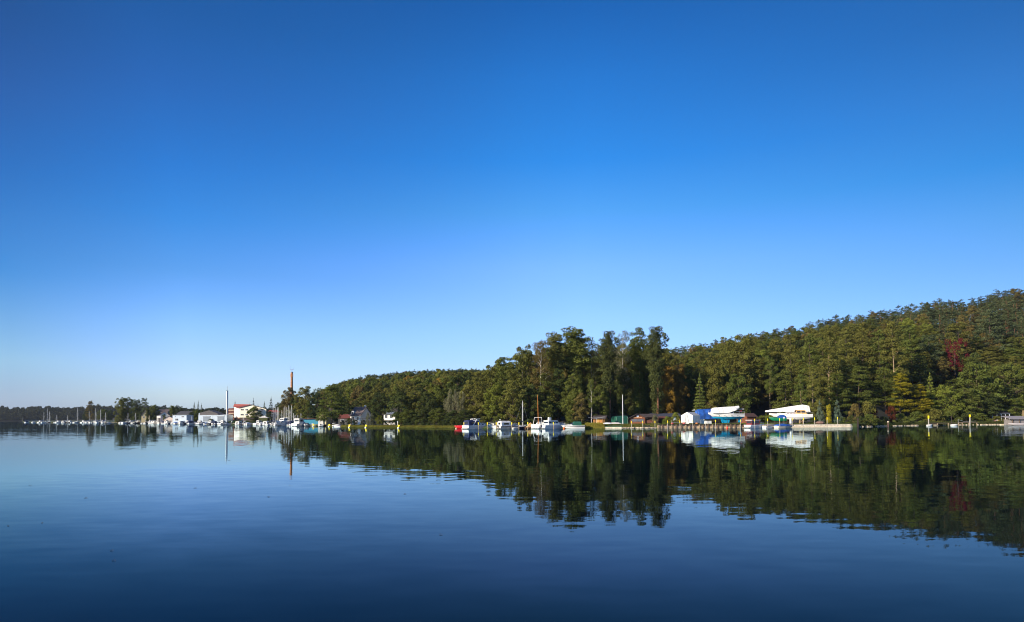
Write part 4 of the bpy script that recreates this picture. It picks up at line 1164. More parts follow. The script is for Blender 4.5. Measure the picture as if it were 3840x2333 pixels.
b = MB().ball(P(2193, 188, .75), .2, 8, 6).tube([P(2193, 188, -.3), P(2193, 188, .7)], .03, 5).build('marker_float', YELLOW); tag(b, 'small yellow ball on a stick right of the runabout', 'marker')
# --- boats at the wharf
r = cruiser('cabin_boat', P(2834, 186), HD(30), 'white motor boat with a maroon wooden wheelhouse', 6.6, 2.5, .85, 1.1, canm=None, cab=False, ob=False)
cb = cabin(r, -2.6, .5, 2.0, .8, 1.25, MAROON, front=.25, back=.05, inset=.08, name='wheelhouse')
MB().box((-1.0, 0, 2.12), (3.5, 2.1, .12)).build('roof_panel', WHITE, r)
b = empty('life_jacket', P(2847, 186.3, 1.75), 0, 'small bright orange bundle at the open back of the maroon cabin boat', 'life jacket')
MB().frustum((-.17, .17, -.12, .12), (-.22, .22, -.14, .14), -.42, .28).ball((0, 0, .36), .12, 8, 6).build('vest', ORANGE, b)
r = covered_boat('covered_motorboat', P(2888, 186.5), HD(28), 'white boat under a grey canvas cover beside the maroon cabin boat', 4.9, 2.1, .6, .8, WHITE, GREYC, .45, open_to=.1)
r = covered_boat('covered_motorboat', P(2944, 186), HD(22), 'pale boat under a bright blue canvas cover at the wharf', 6.2, 2.2, .6, .85, CREAMW, BLUEC, .5, open_to=.3)

# --- yachts standing ashore
def props(root, xs, w, z0, z1):
    for x in xs:
        for s in (-1, 1):
            MB().tube([(x, s * (w / 2 + .35), z0), (x, s * w * .42, z1)], .06, 5).build('cradle_leg', DKTIMBER, root)
    MB().box((0, 0, z0 + .12), (xs[-1] - xs[0] + .6, .3, .22)).build('cradle_beam', DKTIMBER, root)
def land_yacht(loc, rz, label, L, B, zk, keelm, bottomm, tent=None, name='land_yacht'):
    """zk = height of the waterline above the ground"""
    r = empty(name, loc, rz, label, 'sailing yacht')
    d = make_hull(r, L, B, 1.0, 1.35, WHITE, stern=.7, fine=1.7, draft=.01)
    for o in KIDS[r.name]: o.location.z = zk
    # underwater body
    n = 12; secs = []
    for i in range(n + 1):
        s = i / n
        w = B / 2 * (.7 + .3 * min(1, s / .35)) if s < .35 else B / 2 * (1 - ((s - .35) / .65) ** 1.7 * .985)
        w *= .815
        dz = -.75 * math.sin(PI * (.06 + .88 * s)) ** .8
        x = -L / 2 + L * (1 - .12 * (1 - 0)) * s
        half = [(x, 0, zk + dz), (x, w * .55, zk + dz * .72), (x, w, zk + .085)]
        secs.append([(a, -b_, c) for a, b_, c in reversed(half)] + half[1:])
    MB().loft(secs, cap=True).build('underbody', bottomm, r)
    MB().frustum((-.9, 1.1, -.10, .10), (-1.25, 1.5, -.12, .12), .12, zk - .55).build('keel', keelm, r)
    MB().frustum((-L * .44, -L * .35, -.05, .05), (-L * .46, -L * .38, -.05, .05), .45, zk + .3).build('rudder', keelm, r)
    return r, d
gz = 1.0
r, d = land_yacht(P(2722, 199, gz), HD(186), 'white yacht ashore with cyan keel under a white winter tarpaulin', 10.6, 3.1, 1.95, ANTIF, ANTIF)
props(r, (-2.8, 0.1, 2.6), 2.4, .05, 1.6)
zd = 1.95 + 1.0
cabin(r, -2.2, 2.2, 1.9, zd, .5, WHITE, front=.7, back=.1, inset=.15)
# tarpaulin tent over the boom, open at the stern
mb = MB(); secs = []
for x, top, wd in ((4.25, zd + 1.45, .75), (4.15, zd + 1.6, 1.0), (3.4, zd + 1.8, 1.4), (0, zd + 2.0, 1.6), (-2.6, zd + 2.15, 1.5), (-3.9, zd + 2.35, .7)):
    lo = zd + (.15 if x > -1 else .15 + .55 * (-x - 1))
    lo = min(lo, top - .15)
    secs.append([(x, -wd, lo), (x, -wd * .92, lo + (top - lo) * .35), (x, -wd * .45, lo + (top - lo) * .75), (x, 0, top), (x, wd * .45, lo + (top - lo) * .75), (x, wd * .92, lo + (top - lo) * .35), (x, wd, lo)])
mb.loft(secs, cap=True).build('tarpaulin', WHITEC, r)
MB().tube([(4.5, 0, zd + 1.3), (-5.6, 0, zd + 1.35)], .09, 6).build('laid_mast', MASTM, r)
rail(r, [(p[0], p[1], p[2] + 1.95) for p in d], 0, 3, .6); rail(r, [(p[0], p[1], p[2] + 1.95) for p in d], 10, 12, .5)
MB().box((-4.4, .2, zd + .75), (.5, .4, .35)).build('red_bundle', mat('red_cloth', (.5, .03, .04)), r)
for x in (-3.0, -1.2, .9, 2.6):
    MB().tube([(x, 1.52, 1.95 + .55), (x, 1.58, 1.95 + .25)], .09, 6).build('fender', BLACKC, r)
mb = MB()
for k in range(11):
    a, b = d[k], d[k + 1]
    for s in (-1, 1): mb.add([(a[0], s * (a[1] + .012), a[2] + 1.95 - .12), (b[0], s * (b[1] + .012), b[2] + 1.95 - .12), (b[0], s * (b[1] + .012), b[2] + 1.95 - .2), (a[0], s * (a[1] + .012), a[2] + 1.95 - .2)], [(0, 1, 2, 3)])
mb.build('rubbing_strake', TIMBER, r)
# blue tarpaulin boat behind
r = empty('tarpaulin_boat', P(2655, 207, gz), HD(190), 'boat ashore wrapped in a blue tarpaulin behind the cyan-keeled yacht', 'covered boat')
make_hull(r, 8.4, 2.7, .9, 1.2, WHITE, stern=.7, draft=.4)
for o in KIDS[r.name]: o.location.z = 1.5
secs = []
for x, top, wd in ((4.1, 3.9, .4), (3.4, 4.35, 1.2), (0, 4.5, 1.55), (-3.6, 4.6, 1.4)):
    secs.append([(x, -wd, 1.35 if x < 3.9 else 2.9), (x, -wd, 2.9), (x, -wd * .4, top - .25), (x, 0, top), (x, wd * .4, top - .25), (x, wd, 2.9), (x, wd, 1.35 if x < 3.9 else 2.9)])
MB().loft(secs).build('tarpaulin', BLUEC, r)
MB().tube([(4.4, -.9, 3.35), (-3, -1.62, 3.45)], .09, 6).build('laid_mast', MASTM, r)
MB().tube([(4.2, 0, 4.15), (5.1, 0, 4.05)], [.16, .05], 6).build('mast_tip', WHITE, r)
props(r, (-2.2, 2.0), 2.4, .05, 1.6)
b = MB().frustum((-.9, .9, -.5, .5), (-.85, .85, -.45, .45), 0, .9).build('white_crate', WHITEC, None, loc=P(2655, 199, gz), rz=.3); tag(b, 'white covered crate under the blue tarpaulin boat', 'crate')
b = MB().frustum((-.7, .7, -.5, .5), (-.6, .6, -.4, .4), 0, 1.3).build('white_crate', WHITEC, None, loc=P(2632, 201, gz), rz=.1); tag(b, 'taller white wrapped crate right of the white tent', 'crate')
# white tent garage
r = empty('storage_tent', P(2590, 200, gz), HD(-38), 'white storage tent with a gabled front and loose hanging flap', 'tent')
w, dp, hw_, hr = 3.6, 5.2, 2.5, 3.45
mb = MB().add([(-w / 2, -dp / 2, .3), (w / 2, -dp / 2, .3), (w / 2, -dp / 2, hw_), (0, -dp / 2, hr), (-w / 2, -dp / 2, hw_), (-w / 2, dp / 2, .3), (w / 2, dp / 2, .3), (w / 2, dp / 2, hw_), (0, dp / 2, hr), (-w / 2, dp / 2, hw_)],
    [(0, 1, 2, 3, 4), (9, 8, 7, 6, 5), (1, 6, 7, 2), (0, 4, 9, 5)]).build('wall', WHITEC, r)
MB().add([(-w / 2 - .05, -dp / 2 - .05, hw_ - .02), (0, -dp / 2 - .05, hr + .05), (w / 2 + .05, -dp / 2 - .05, hw_ - .02), (-w / 2 - .05, dp / 2 + .05, hw_ - .02), (0, dp / 2 + .05, hr + .05), (w / 2 + .05, dp / 2 + .05, hw_ - .02)], [(0, 1, 4, 3), (1, 2, 5, 4)]).build('roof', mat('pale_grey_sheet', (.55, .53, .50), .8, stripes=(1, .9, .75)), r)
mb = MB(); secs = []
for k in range(7):
    t = k / 6; z = .1 + (hr - .6) * t; bow = math.sin(t * PI) * .75
    secs.append([(-.5 - .15 * math.sin(5 * t) - .5 * (1 - t), -dp / 2 - .06 - bow * .35, z), (-.25, -dp / 2 - .45 - bow * .5, z), (.15 + .5 * (1 - t), -dp / 2 - .08 - bow * .25, z)])
mb.loft(secs, cap=False).build('door_flap', WHITEC, r)
for s in (-1, 1):
    MB().box((s * w * .48, 0, .15), (.12, dp, .3)).build('base_beam', DKTIMBER, r)
# tan canopy yacht, tarpaulin boat and green boat
r, d = land_yacht(P(2980, 201, gz), HD(172), 'white yacht ashore with a tan cabin canopy and arched windows', 9.8, 2.9, 1.75, mat('dark_keel', (.03, .03, .035)), WHITE)
zd = 1.75 + 1.0
props(r, (-2.4, .3, 2.4), 2.3, .05, 1.5)
cabin(r, -.4, 2.9, 2.0, zd, .5, WHITE, front=.6, back=.1, inset=.15, winm=mat('maroon_glass', (.12, .015, .015), .3))
cabin(r, -3.2, .1, 2.1, zd, 1.15, TANC, front=.5, back=.4, inset=.18, name='canopy')
MB().box((-1.0, 0, zd + 1.2), (2.8, 1.9, .09)).build('canopy_roof', mat('dark_tan_canvas', (.32, .19, .08)), r)
rail(r, [(p[0], p[1], p[2] + 1.75) for p in d], 0, 4, .5); rail(r, [(p[0], p[1], p[2] + 1.75) for p in d], 9, 12, .5)
r = empty('tarpaulin_boat', P(2962, 212, gz), HD(176), 'boat ashore under a long white ridge tarpaulin behind the tan-canopied yacht', 'covered boat')
make_hull(r, 12.5, 3.0, .9, 1.3, WHITE, stern=.7, draft=.5)
for o in KIDS[r.name]: o.location.z = 1.8
secs = []
for x, top, wd in ((7.4, 3.95, .25), (5.5, 4.3, 1.0), (0, 5.2, 1.6), (-3.9, 5.75, 1.5), (-5.9, 5.4, 1.1)):
    secs.append([(x, -wd, 3.5), (x, -wd * .5, (3.5 + top) / 2 + .1), (x, 0, top), (x, wd * .5, (3.5 + top) / 2 + .1), (x, wd, 3.5)])
MB().loft(secs).build('tarpaulin', WHITEC, r)
props(r, (-3, 0, 3), 2.4, .05, 2.0)
r = covered_boat('rowing_boat', P(2916, 197, gz + .9), HD(172), 'green boat ashore under a blue cover below the tan-canopied yacht', 4.6, 1.9, .8, 1.0, GREENH, BLUEC, .9, open_to=.5, cat='rowing boat')
props(r, (-1.2, 1.0), 1.4, -.9, .0)
# things on the wharf lawn
b = empty('cable_reel', P(3005, 192.5, gz), HD(80), 'wooden cable reel lying below the tan-canopied yacht', 'cable reel')
MB().tube([(0, -.35, .6), (0, .35, .6)], .3, 10).build('core', TIMBER, b)
for s in (-1, 1): MB().tube([(0, s * .35, .6), (0, s * .42, .6)], .6, 14).build('flange', mat('pale_wood', (.45, .33, .18)), b)
b = MB().ball((0, 0, .2), 1.25, 10, 6, .42).build('log_pile', mat('brown_heap', (.20, .12, .09), .9, .3, 3), None, loc=P(3075, 196, gz)); tag(b, 'low reddish-brown mound on the lawn left of the yellow column conifer', 'earth mound')
b = empty('boat_trailer', P(3020, 199, gz), 0, 'dark trailer frame under the stern of the tan-canopied yacht', 'trailer')
MB().box((0, 0, .55), (3.4, 1.5, .1)).tube([(1.7, 0, .55), (3.0, 0, .45)], .05, 5).build('frame', DKTIMBER, b)
for s in (-1, 1): MB().tube([(0, s * .85, .33), (0, s * 1.02, .33)], .33, 12).build('wheel', BLACKC, b)
for px, Y, c, lb in ((2521, 191, (.45, .05, .05), 'red fender hanging nearest the left of the wharf'), (2565, 191, (.5, .1, .1), 'pinkish buoy lying before the white tent'), (2613, 191, (.5, .2, .06), 'orange buoy lying right of the white tent')):
    b = MB().ball((0, 0, .25), .42, 10, 6, .6).build('ground_buoy', mat('buoy_%d' % px, c), None, loc=P(px, Y, gz)); tag(b, lb, 'buoy')
b = MB().ball(P(2727, 184.8, .12), .3, 10, 8, 1.1).build('mooring_buoy', mat('red_orange', (.8, .05, .01), .4)); tag(b, 'bright red-orange ball buoy before the wharf', 'buoy')
b = empty('dock_sign', P(2940, 190.5, gz), 0, 'white round-headed sign on a post behind the covered boats', 'sign')
MB().tube([(0, 0, 0), (0, 0, 1.6)], .04, 5).build('post', PILEM, b); MB().box((0, 0, 1.7), (.42, .06, .34)).build('sign_plate', WHITE, b)
b = empty('fuel_tank', P(2965, 191.5, gz), 0, 'small white upright tank between the covered boats and the yacht', 'tank')
MB().tube([(0, 0, .15), (0, 0, 1.5)], .28, 10).build('tank_body', WHITE, b); MB().box((0, 0, .08), (.6, .6, .16)).build('base', GREYP, b)

# ------------------------------------------------------------ wharf, wall, bank, piles
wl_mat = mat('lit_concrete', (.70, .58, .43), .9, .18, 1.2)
def along(px0, px1, n, off=0.0):
    return [(px0 + (px1 - px0) * i / n, shore(px0 + (px1 - px0) * i / n) + off) for i in range(n + 1)]
r = empty('retaining_wall', P(3055, 190.4, 0), 0, 'pale concrete retaining wall along the lawn right of the wharf boats', 'retaining wall')
def strip(name, m, px0, px1, z0, z1, th, off, parent, n=12):
    mb = MB(); secs = []
    for px, Y in along(px0, px1, n, off):
        x = X(px, Y, .5)
        secs.append([(x, Y, z0), (x, Y - th, z0), (x, Y - th, z1), (x, Y, z1)])
    mb.loft(secs, closed=True)
    o = mb.build(name, m, parent)
    if parent:
        o.location = (-parent.location.x, -parent.location.y, -parent.location.z)
    return o
strip('wall_face', wl_mat, 2900, 3214, -.6, .42, .25, -.02, r)
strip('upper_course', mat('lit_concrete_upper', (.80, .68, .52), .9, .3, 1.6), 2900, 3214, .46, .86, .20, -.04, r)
strip('wall_cap', DKTIMBER, 2900, 3215, .90, 1.06, .40, .04, r)
b = MB().box((0, 0, 1.0), (.32, .32, 3.2)).build('end_post', DKTIMBER, None, loc=P(3217, 190.6, 0)); tag(b, 'dark square post at the right end of the concrete wall', 'post')
r = empty('timber_wharf', P(2615, 186.8, 0), 0, 'long timber wharf with stone infill and dark uprights', 'wharf')
strip('wharf_deck', DKTIMBER, 2465, 2795, .92, 1.06, .75, .2, r)
strip('stone_infill', mat('stone_infill', (.42, .30, .19), .95, .55, 1.4), 2465, 2795, -.6, .84, .15, .06, r)
strip('front_rail', mat('rail_wood', (.60, .44, .28), .9, .3), 2465, 2795, .42, .58, .10, -.45, r)
strip('water_rail', mat('rail_wood'  , (.30, .22, .14)), 2465, 2795, .02, .20, .10, -.45, r)
k = 0
for px in range(2468, 2796, 17):
    jx = px + rnd.uniform(-2, 2)
    o = MB().box((0, 0, .2), (.30, .26, 1.25 + rnd.uniform(-.1, .1)), rnd.uniform(-.2, .2)).build('upright', TIMBER if k % 3 else mat('pale_upright', (.32, .24, .15)), r)
    q = P(jx, shore(jx) - .72, 0); o.location = (q[0] - r.location.x, q[1] - r.location.y, .1); k += 1
# slipway strip on the grass bank left of the wharf
r = empty('stone_quay', P(2300, 188.5, 0), 0, 'low broken stone quay below the upturned rowing boats', 'stone quay')
strip('quay_edge', mat('quay_stone', (.62, .52, .40), .95, .35, 1.5), 2262, 2330, -.5, .38, .5, -.05, r)
strip('quay_top', mat('quay_green', (.03, .10, .05), .9, .3), 2262, 2332, .40, .52, .9, .3, r)
# bank stones
rk_mat = mat('bank_stone', (.42, .34, .25), .95, .35, 2)
def rock_mesh(seed):
    rng = np.random.default_rng(seed); mb = MB(); mb.ball((0, 0, 0), .5, 8, 6, .62)
    mb.v = [tuple(np.array(p) * (1 + .22 * math.sin(p[0] * 9 + seed) * math.cos(p[1] * 8 + p[2] * 7))) for p in mb.v]
    return mb
rocks = [rock_mesh(i).build('bank_stone', rk_mat) for i in range(3)]
RK = []
rk = 0
def side_lbl(px):
    if px < 2262: return 'beside the reeds'
    if px < 2345: return 'along the low stone quay'
    if px < 2400: return 'before the clubhouse left half'
    if px < 2470: return 'before the clubhouse right half'
    if px < 3450: return 'on the bank right of the concrete wall'
    if px < 3660: return 'under the small dock'
    return 'on the bank left of the boathouse'
for px0, px1, cnt in ((2240, 2262, 3), (2332, 2466, 26), (3222, 3330, 10), (3348, 3440, 16), (3500, 3660, 12), (3662, 3760, 12)):
    for i in range(cnt):
        px = px0 + (px1 - px0) * (i + rnd.random() * .8) / cnt
        Y = shore(px) - .1 + rnd.uniform(-.35, .4)
        src = rocks[rk % 3]
        o = src if rk < 3 else src.copy()
        if rk >= 3: col.objects.link(o)
        s = rnd.uniform(.5, 1.25)
        o.location = P(px, Y, .08); o.scale = (s * 1.3, s, s * .75); o.rotation_euler.z = rnd.uniform(0, 6)
        RK.append((side_lbl(px), px, o))
        rk += 1
RK.sort(key=lambda t: (t[0], t[1])); _n = {}
for sl_, px, o in RK:
    k = _n.setdefault(sl_, 0); _n[sl_] += 1
    tag(o, 'pale stone at the waterline %s, %s from left' % (sl_, ORD[k]), 'stone', 'stones along the bank')
for px, lb in ((2420, 'left'), (2433, 'right')):
    b = empty('tyre_fender', P(px, shore(px) - .25, .55), 0, '%s of two black tyres hung on the clubhouse bank' % lb, 'tyre')
    mb = MB()
    n = 14; secs = []
    for i in range(n + 1):
        a = 2 * PI * i / n
        secs.append([(math.cos(a) * (.30 + .11 * math.cos(t)), .11 * math.sin(t), math.sin(a) * (.30 + .11 * math.cos(t))) for t in (0, PI / 3, 2 * PI / 3, PI, 4 * PI / 3, 5 * PI / 3)])
    mb.loft(secs, closed=True, cap=False).build('tread', BLACKC, b)
# mooring piles with yellow caps
def pile(px, top, Y, label, cap=.55, r0=.085, cm=YELLOW, capr=1.35, group=None, base=None, pm=None):
    zt = Z(px, top, Y)
    r = empty('mooring_pile', P(px, Y, 0), 0, label, 'mooring pile', group)
    lx, ly = rnd.uniform(-.03, .03), rnd.uniform(-.03, .03)
    MB().tube([(0, 0, -1.2), (lx * zt, ly * zt, zt - cap * .9)], r0, 8).build('shaft', pm or PILEM, r)
    if cap: MB().tube([(lx * zt, ly * zt, zt - cap), (lx * zt, ly * zt, zt)], [r0 * capr, r0 * capr * 1.05], 8).build('cap', cm, r)
    return r
PL = [(1741, 1584, 186, 'yellow-topped pile at the stern of the first cruiser'), (1794, 1584, 184.5, 'yellow-topped pile before the side of the first cruiser'), (1828, 1584, 185, 'yellow-topped pile at the bow of the second cruiser'),
      (1861, 1584, 185, 'yellow-topped pile before the second cruiser'), (1920, 1584, 184.5, 'yellow-topped pile before the white tented boat'), (1946, 1584, 184.5, 'yellow-topped pile before the dark sailing boat'),
      (1979, 1583, 185, 'yellow-topped pile left of the little tan tent boat'), (2076, 1583, 184, 'yellow-topped pile before the wheelhouse cruiser'), (2369, 1579, 183, 'yellow-topped pile before the left side of the clubhouse'),
      (2411, 1578, 183, 'yellow-topped pile before the right side of the clubhouse'), (2456, 1578, 182, 'yellow-topped pile before the grey-green willow bush'), (2503, 1577, 181.5, 'yellow-topped pile before the yellow-green hedge'),
      (2550, 1577, 181, 'yellow-topped pile before the left edge of the white tent'), (2598, 1576, 181, 'yellow-topped pile before the side of the white tent'), (2683, 1575, 180.5, 'yellow-topped pile before the bow of the cyan-keeled yacht'),
      (2777, 1573, 180.5, 'yellow-topped pile before the rudder of the cyan-keeled yacht'), (2831, 1571, 180, 'yellow-topped pile before the maroon cabin boat'), (2880, 1570, 180, 'yellow-topped pile before the grey-covered boat'),
      (2925, 1569, 180, 'yellow-topped pile before the blue-covered boat bow'), (2971, 1568, 180, 'yellow-topped pile at the right end of the blue-covered boat'), (3014, 1567, 180.5, 'yellow-topped pile before the cable reel'),
      (3055, 1566, 181, 'yellow-topped pile before the brown mound'), (3101, 1565, 182, 'yellow-topped pile before the yellow column conifer'), (3142, 1564, 183, 'yellow-topped pile before the blue-green cone conifer')]
for i, (px, tp, Y, lb) in enumerate(PL):
    left = px < 2100
    pile(px, tp, Y, lb, cap=.62, r0=.11 if left else .075, capr=1.3, group='yellow-topped piles in a row', pm=mat('wooden_pile', (.30, .24, .16), .85, .4, 3) if left else None)
pile(2646, 1580, 181, 'capless grey pile before the white crates', cap=0, r0=.06)
pile(2520, 1578, 190, 'short white stake behind the wharf', cap=.1, r0=.05, cm=WHITE)
pile(2625, 1577, 190, 'thin white stake right of the white tent', cap=.1, r0=.05, cm=WHITE)
pile(2872, 1552, 200, 'tall green-yellow pole on the lawn beside the green boat', cap=.1, r0=.045, cm=YELLOW, pm=mat('yellowgreen_pole', (.25, .35, .04)))
pile(3482, 1559, 212, 'fat yellow-capped pile at the left end of the small dock', cap=.9, r0=.15, capr=1.6)
pile(3637, 1555, 216, 'fat yellow-capped pile at the right end of the small dock', cap=.8, r0=.18, capr=1.45)
pile(3331, 1580, 200, 'lone red-brown post in the water below the red shrubs', cap=.3, r0=.17, cm=wl_mat, pm=mat('redbrown_post', (.13, .07, .06), .8, .3, 3))
pile(3569, 1559, 222, 'thin dark post behind the middle of the small dock', cap=0, r0=.1, pm=DKTIMBER)
# small dock at the right
r = empty('small_dock', P(3570, 221, 0), 0, 'narrow grey plank dock on posts between the fat piles', 'dock')
MB().box((-2.6, 0, .78), (11.4, 1.2, .12), .02).build('walkway', mat('dock_planks', (.17, .12, .10), .9, .3, 1, stripes=(0, .3, .5)), r)
MB().box((5.4, .1, 1.0), (5.2, 2.0, .12), .02).build('platform', mat('dock_planks', (.17, .12, .10)), r)
for x, z1 in ((-8, .8), (-5, .8), (-1.5, .8), (1.8, .8), (3.0, 1.05), (5.0, 1.05), (7.7, 1.05)):
    MB().box((x, -.5, z1 / 2 - .3), (.2, .2, z1 + .6)).build('post', mat('pale_upright', (.32, .24, .15)), r)
MB().tube([(1.7, -.5, 1.9), (3.6, -.5, 1.3), (7.6, -.5, 1.4)], .03, 4).tube([(1.7, -.5, .6), (1.7, -.5, 1.95)], .05, 5).build('rope_rail', METAL, r)
def float_boat(px, Y, rz, label, tilt=0.0, s=1.0):
    r = covered_boat('float_dinghy', P(px, Y, .02), rz, label, 1.7 * s, .95 * s, .3, .38, WHITE, WHITE, .16, cat='dinghy', open_to=.1)
    r.rotation_euler.x = tilt
    return r
float_boat(3487, 210.5, 0.1, 'small white float at the foot of the left fat pile')
float_boat(3578, 214, -.35, 'small white float tilted beside the thin dock post', 0, 1.15)

# lake-side boathouse at the far right
r = empty('boathouse', P(3815, 222, 0), 0, 'low boathouse with a grey flat-pitched roof at the right edge', 'boathouse')
MB().add([(-4.1, -3, 2.05), (6, -3, 2.05), (6, 2.5, 3.0), (-3.4, 2.5, 3.0), (-4.1, -3, 1.93), (6, -3, 1.93), (6, 2.5, 2.88), (-3.4, 2.5, 2.88)], [(0, 1, 2, 3), (7, 6, 5, 4), (0, 4, 5, 1), (1, 5, 6, 2), (2, 6, 7, 3), (3, 7, 4, 0)]).build('roof', mat('grey_roofing', (.26, .24, .25), .8), r)
MB().box((1.5, 0, .95), (8.4, 4.6, 1.9)).build('wall', mat('boathouse_wall', (.22, .20, .20), .8, .2, 1, stripes=(2, .3, .6)), r)
for x in (-3.4, -1.2): MB().box((x, -2.6, .8), (.16, .16, 2.6)).build('post', TIMBER, r)
r = covered_boat('moored_boat', P(3822, 217, 0), HD(180), 'pale grey flat boat moored before the boathouse', 7.0, 2.0, .62, .7, mat('pale_grey_hull', (.42, .38, .38)), mat('pale_grey_hull', (.42, .38, .38)), .12, cat='boat', open_to=.1)
b = MB().box((0, 0, .1), (2.9, .8, .5)).build('concrete_block', wl_mat, None, loc=P(3768, 226, 0)); tag(b, 'low pale concrete slab at the water left of the boathouse', 'slab')
b = empty('wooden_screen', P(3838, 224, 0), 0, 'tall yellow-brown wooden panel at the right picture edge', 'fence panel')
MB().box((.8, 0, 3.0), (1.9, .12, 3.6)).build('panel', mat('panel_wood', (.26, .19, .08), .8, .2, 1, stripes=(2, .4, .6)), b)
for x in (-.05, 1.65): MB().box((x, .15, 2.2), (.14, .14, 5.0)).build('post', TIMBER, b)
# white framed garden house in the trees
def gz_at(px, Y): return ground(X(px, Y, 3), Y)
zz = gz_at(3738, 243)
r = empty('garden_house', P(3738, 243, zz), 0, 'white-framed garden house half hidden in the right-hand trees', 'house')
mb = MB()
for x in (-2.9, -1.3, .2, 1.7, 3.1): mb.box((x, -2, 1.5), (.14, .14, 3.0))
mb.box((.1, -2, 3.05), (6.4, .2, .16)).box((-2.1, -2, .75), (1.6, .12, .1)).box((-2.1, -2, .1), (1.8, .2, .2))
mb.build('frame', WHITE, r)
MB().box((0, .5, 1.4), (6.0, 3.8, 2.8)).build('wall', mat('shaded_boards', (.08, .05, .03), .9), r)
MB().frustum((-3.4, 3.5, -2.4, 2.8), (-2.6, 2.7, -.2, .2), 3.15, 4.1).build('roof', mat('dark_roof', (.04, .035, .04), .9), r)
MB().box((-2.0, -1.9, .6), (.9, .3, .7)).build('flower_box', mat('flowers_red', (.45, .1, .12)), r)
MB().box((-.9, -1.9, .5), (.7, .3, .8)).build('bench', TANC, r)

# ------------------------------------------------------------ buildings near the grove
WOODR = mat('redbrown_boards', (.16, .055, .025), .8, .25, 1, stripes=(2, .25, .55))
ROOFF = mat('roof_felt', (.045, .035, .035), .95, .3, 1)
def gable(root, w, d, h, hr, wm, rm, over=.35, name='wall', xo=0.0, ridge_y=True, z0=0.0, roof='roof'):
    """gable front faces -y (ridge along y) or ridge along x"""
    if ridge_y:
        v = [(-w / 2, -d / 2, 0), (w / 2, -d / 2, 0), (w / 2, -d / 2, h), (0, -d / 2, hr), (-w / 2, -d / 2, h)]
        v += [(x, d / 2, z) for x, _, z in v]
        f = [(0, 1, 2, 3, 4), (9, 8, 7, 6, 5), (1, 6, 7, 2), (0, 4, 9, 5)]
        sl = (hr - h) / (w / 2); e = over
        y0, y1 = -d / 2 - over, d / 2 + over
        rv = [(-w / 2 - e, y0, h - sl * e + .03), (0, y0, hr + .03), (w / 2 + e, y0, h - sl * e + .03), (-w / 2 - e, y1, h - sl * e + .03), (0, y1, hr + .03), (w / 2 + e, y1, h - sl * e + .03)]
    else:
        v = [(-w / 2, -d / 2, 0), (-w / 2, d / 2, 0), (-w / 2, d / 2, h), (-w / 2, 0, hr), (-w / 2, -d / 2, h)]
        v += [(w / 2, y, z) for _, y, z in v]
        f = [(4, 3, 2, 1, 0), (5, 6, 7, 8, 9), (0, 5, 9, 4), (1, 2, 7, 6)]
        sl = (hr - h) / (d / 2); e = over
        x0, x1 = -w / 2 - over, w / 2 + over
        rv = [(x0, -d / 2 - e, h - sl * e + .03), (x0, 0, hr + .03), (x0, d / 2 + e, h - sl * e + .03), (x1, -d / 2 - e, h - sl * e + .03), (x1, 0, hr + .03), (x1, d / 2 + e, h - sl * e + .03)]
    sh = lambda L_: [(x + xo, y, z + z0) for x, y, z in L_]
    wo = MB().add(sh(v), f).build(name, wm, root)
    up = [(x, y, z + .14) for x, y, z in rv]
    ro = MB().add(sh(rv + up), [(6, 7, 10, 9), (7, 8, 11, 10), (1, 0, 3, 4), (2, 1, 4, 5), (0, 1, 7, 6), (1, 2, 8, 7), (4, 3, 9, 10), (5, 4, 10, 11), (3, 0, 6, 9), (2, 5, 11, 8)]).build(roof, rm, root)
    return wo, ro
def window(root, x, z, w=1.2, h=1.1, y=-1.0, fm=WHITE, gm=GLASS, side=None, name='window'):
    if side == 'left':
        o = MB().box((x, y, z), (.06, w + .16, h + .16)).build(name, fm, root)
        MB().box((x - .035, y, z), (.03, w, h)).build('pane', gm, o)
        return o
    o = MB().box((x, y - .03, z), (w + .16, .06, h + .16)).build(name, fm, root)
    mb = MB()
    mb.box((x - w * .26, y - .075, z), (w * .44, .03, h)).box((x + w * .26, y - .075, z), (w * .44, .03, h))
    mb.build('pane', gm, o)
    return o
r = empty('clubhouse', P(2404, 205, .95), HD(-8), 'red-brown boarded clubhouse with a porch gable and round emblem', 'clubhouse')
gable(r, 4.4, 4.5, 1.9, 3.0, WOODR, ROOFF, .7, xo=-1.1)
MB().box((-1.1, -2.27, 1.15), (3.6, .05, .75)).build('window', mat('grey_glass', (.10, .11, .13), .2), r)
MB().box((-1.1, -2.33, 1.15), (.1, .08, .85)).build('mullion', TIMBER, r)
MB().box((-1.1, -2.34, 1.92), (2.6, .06, .16)).build('name_board', mat('pale_orange_board', (.6, .32, .15)), r)
MB().tube([(-1.1, -2.28, 2.42), (-1.1, -2.36, 2.42)], .33, 14).build('emblem', mat('emblem_white', (.75, .75, .78)), r)
MB().add([(-1.3, -2.375, 2.28), (-1.1, -2.375, 2.5), (-.92, -2.375, 2.58), (-1.0, -2.375, 2.38), (-1.16, -2.375, 2.26)], [(0, 4, 3, 2, 1)]).build('emblem_mark', mat('emblem_blue', (.06, .08, .35)), r)
MB().box((-1.1, -2.9, .38), (3.6, .5, .12)).build('bench_row', mat('bench_orange', (.40, .14, .05)), r)
r2 = MB().add([(1.1, -1.9, 2.05), (5.2, -1.9, 2.05), (4.6, .3, 3.1), (-1.0, .3, 3.1), (-1.0, 2.6, 2.0), (5.2, 2.6, 2.0)], [(0, 1, 2, 3), (3, 2, 5, 4)]).build('side_roof', ROOFF, r)
MB().box((3.1, .6, 1.0), (3.6, 3.0, 2.0)).build('side_wall', mat('dark_boards', (.05, .025, .015), .9), r)
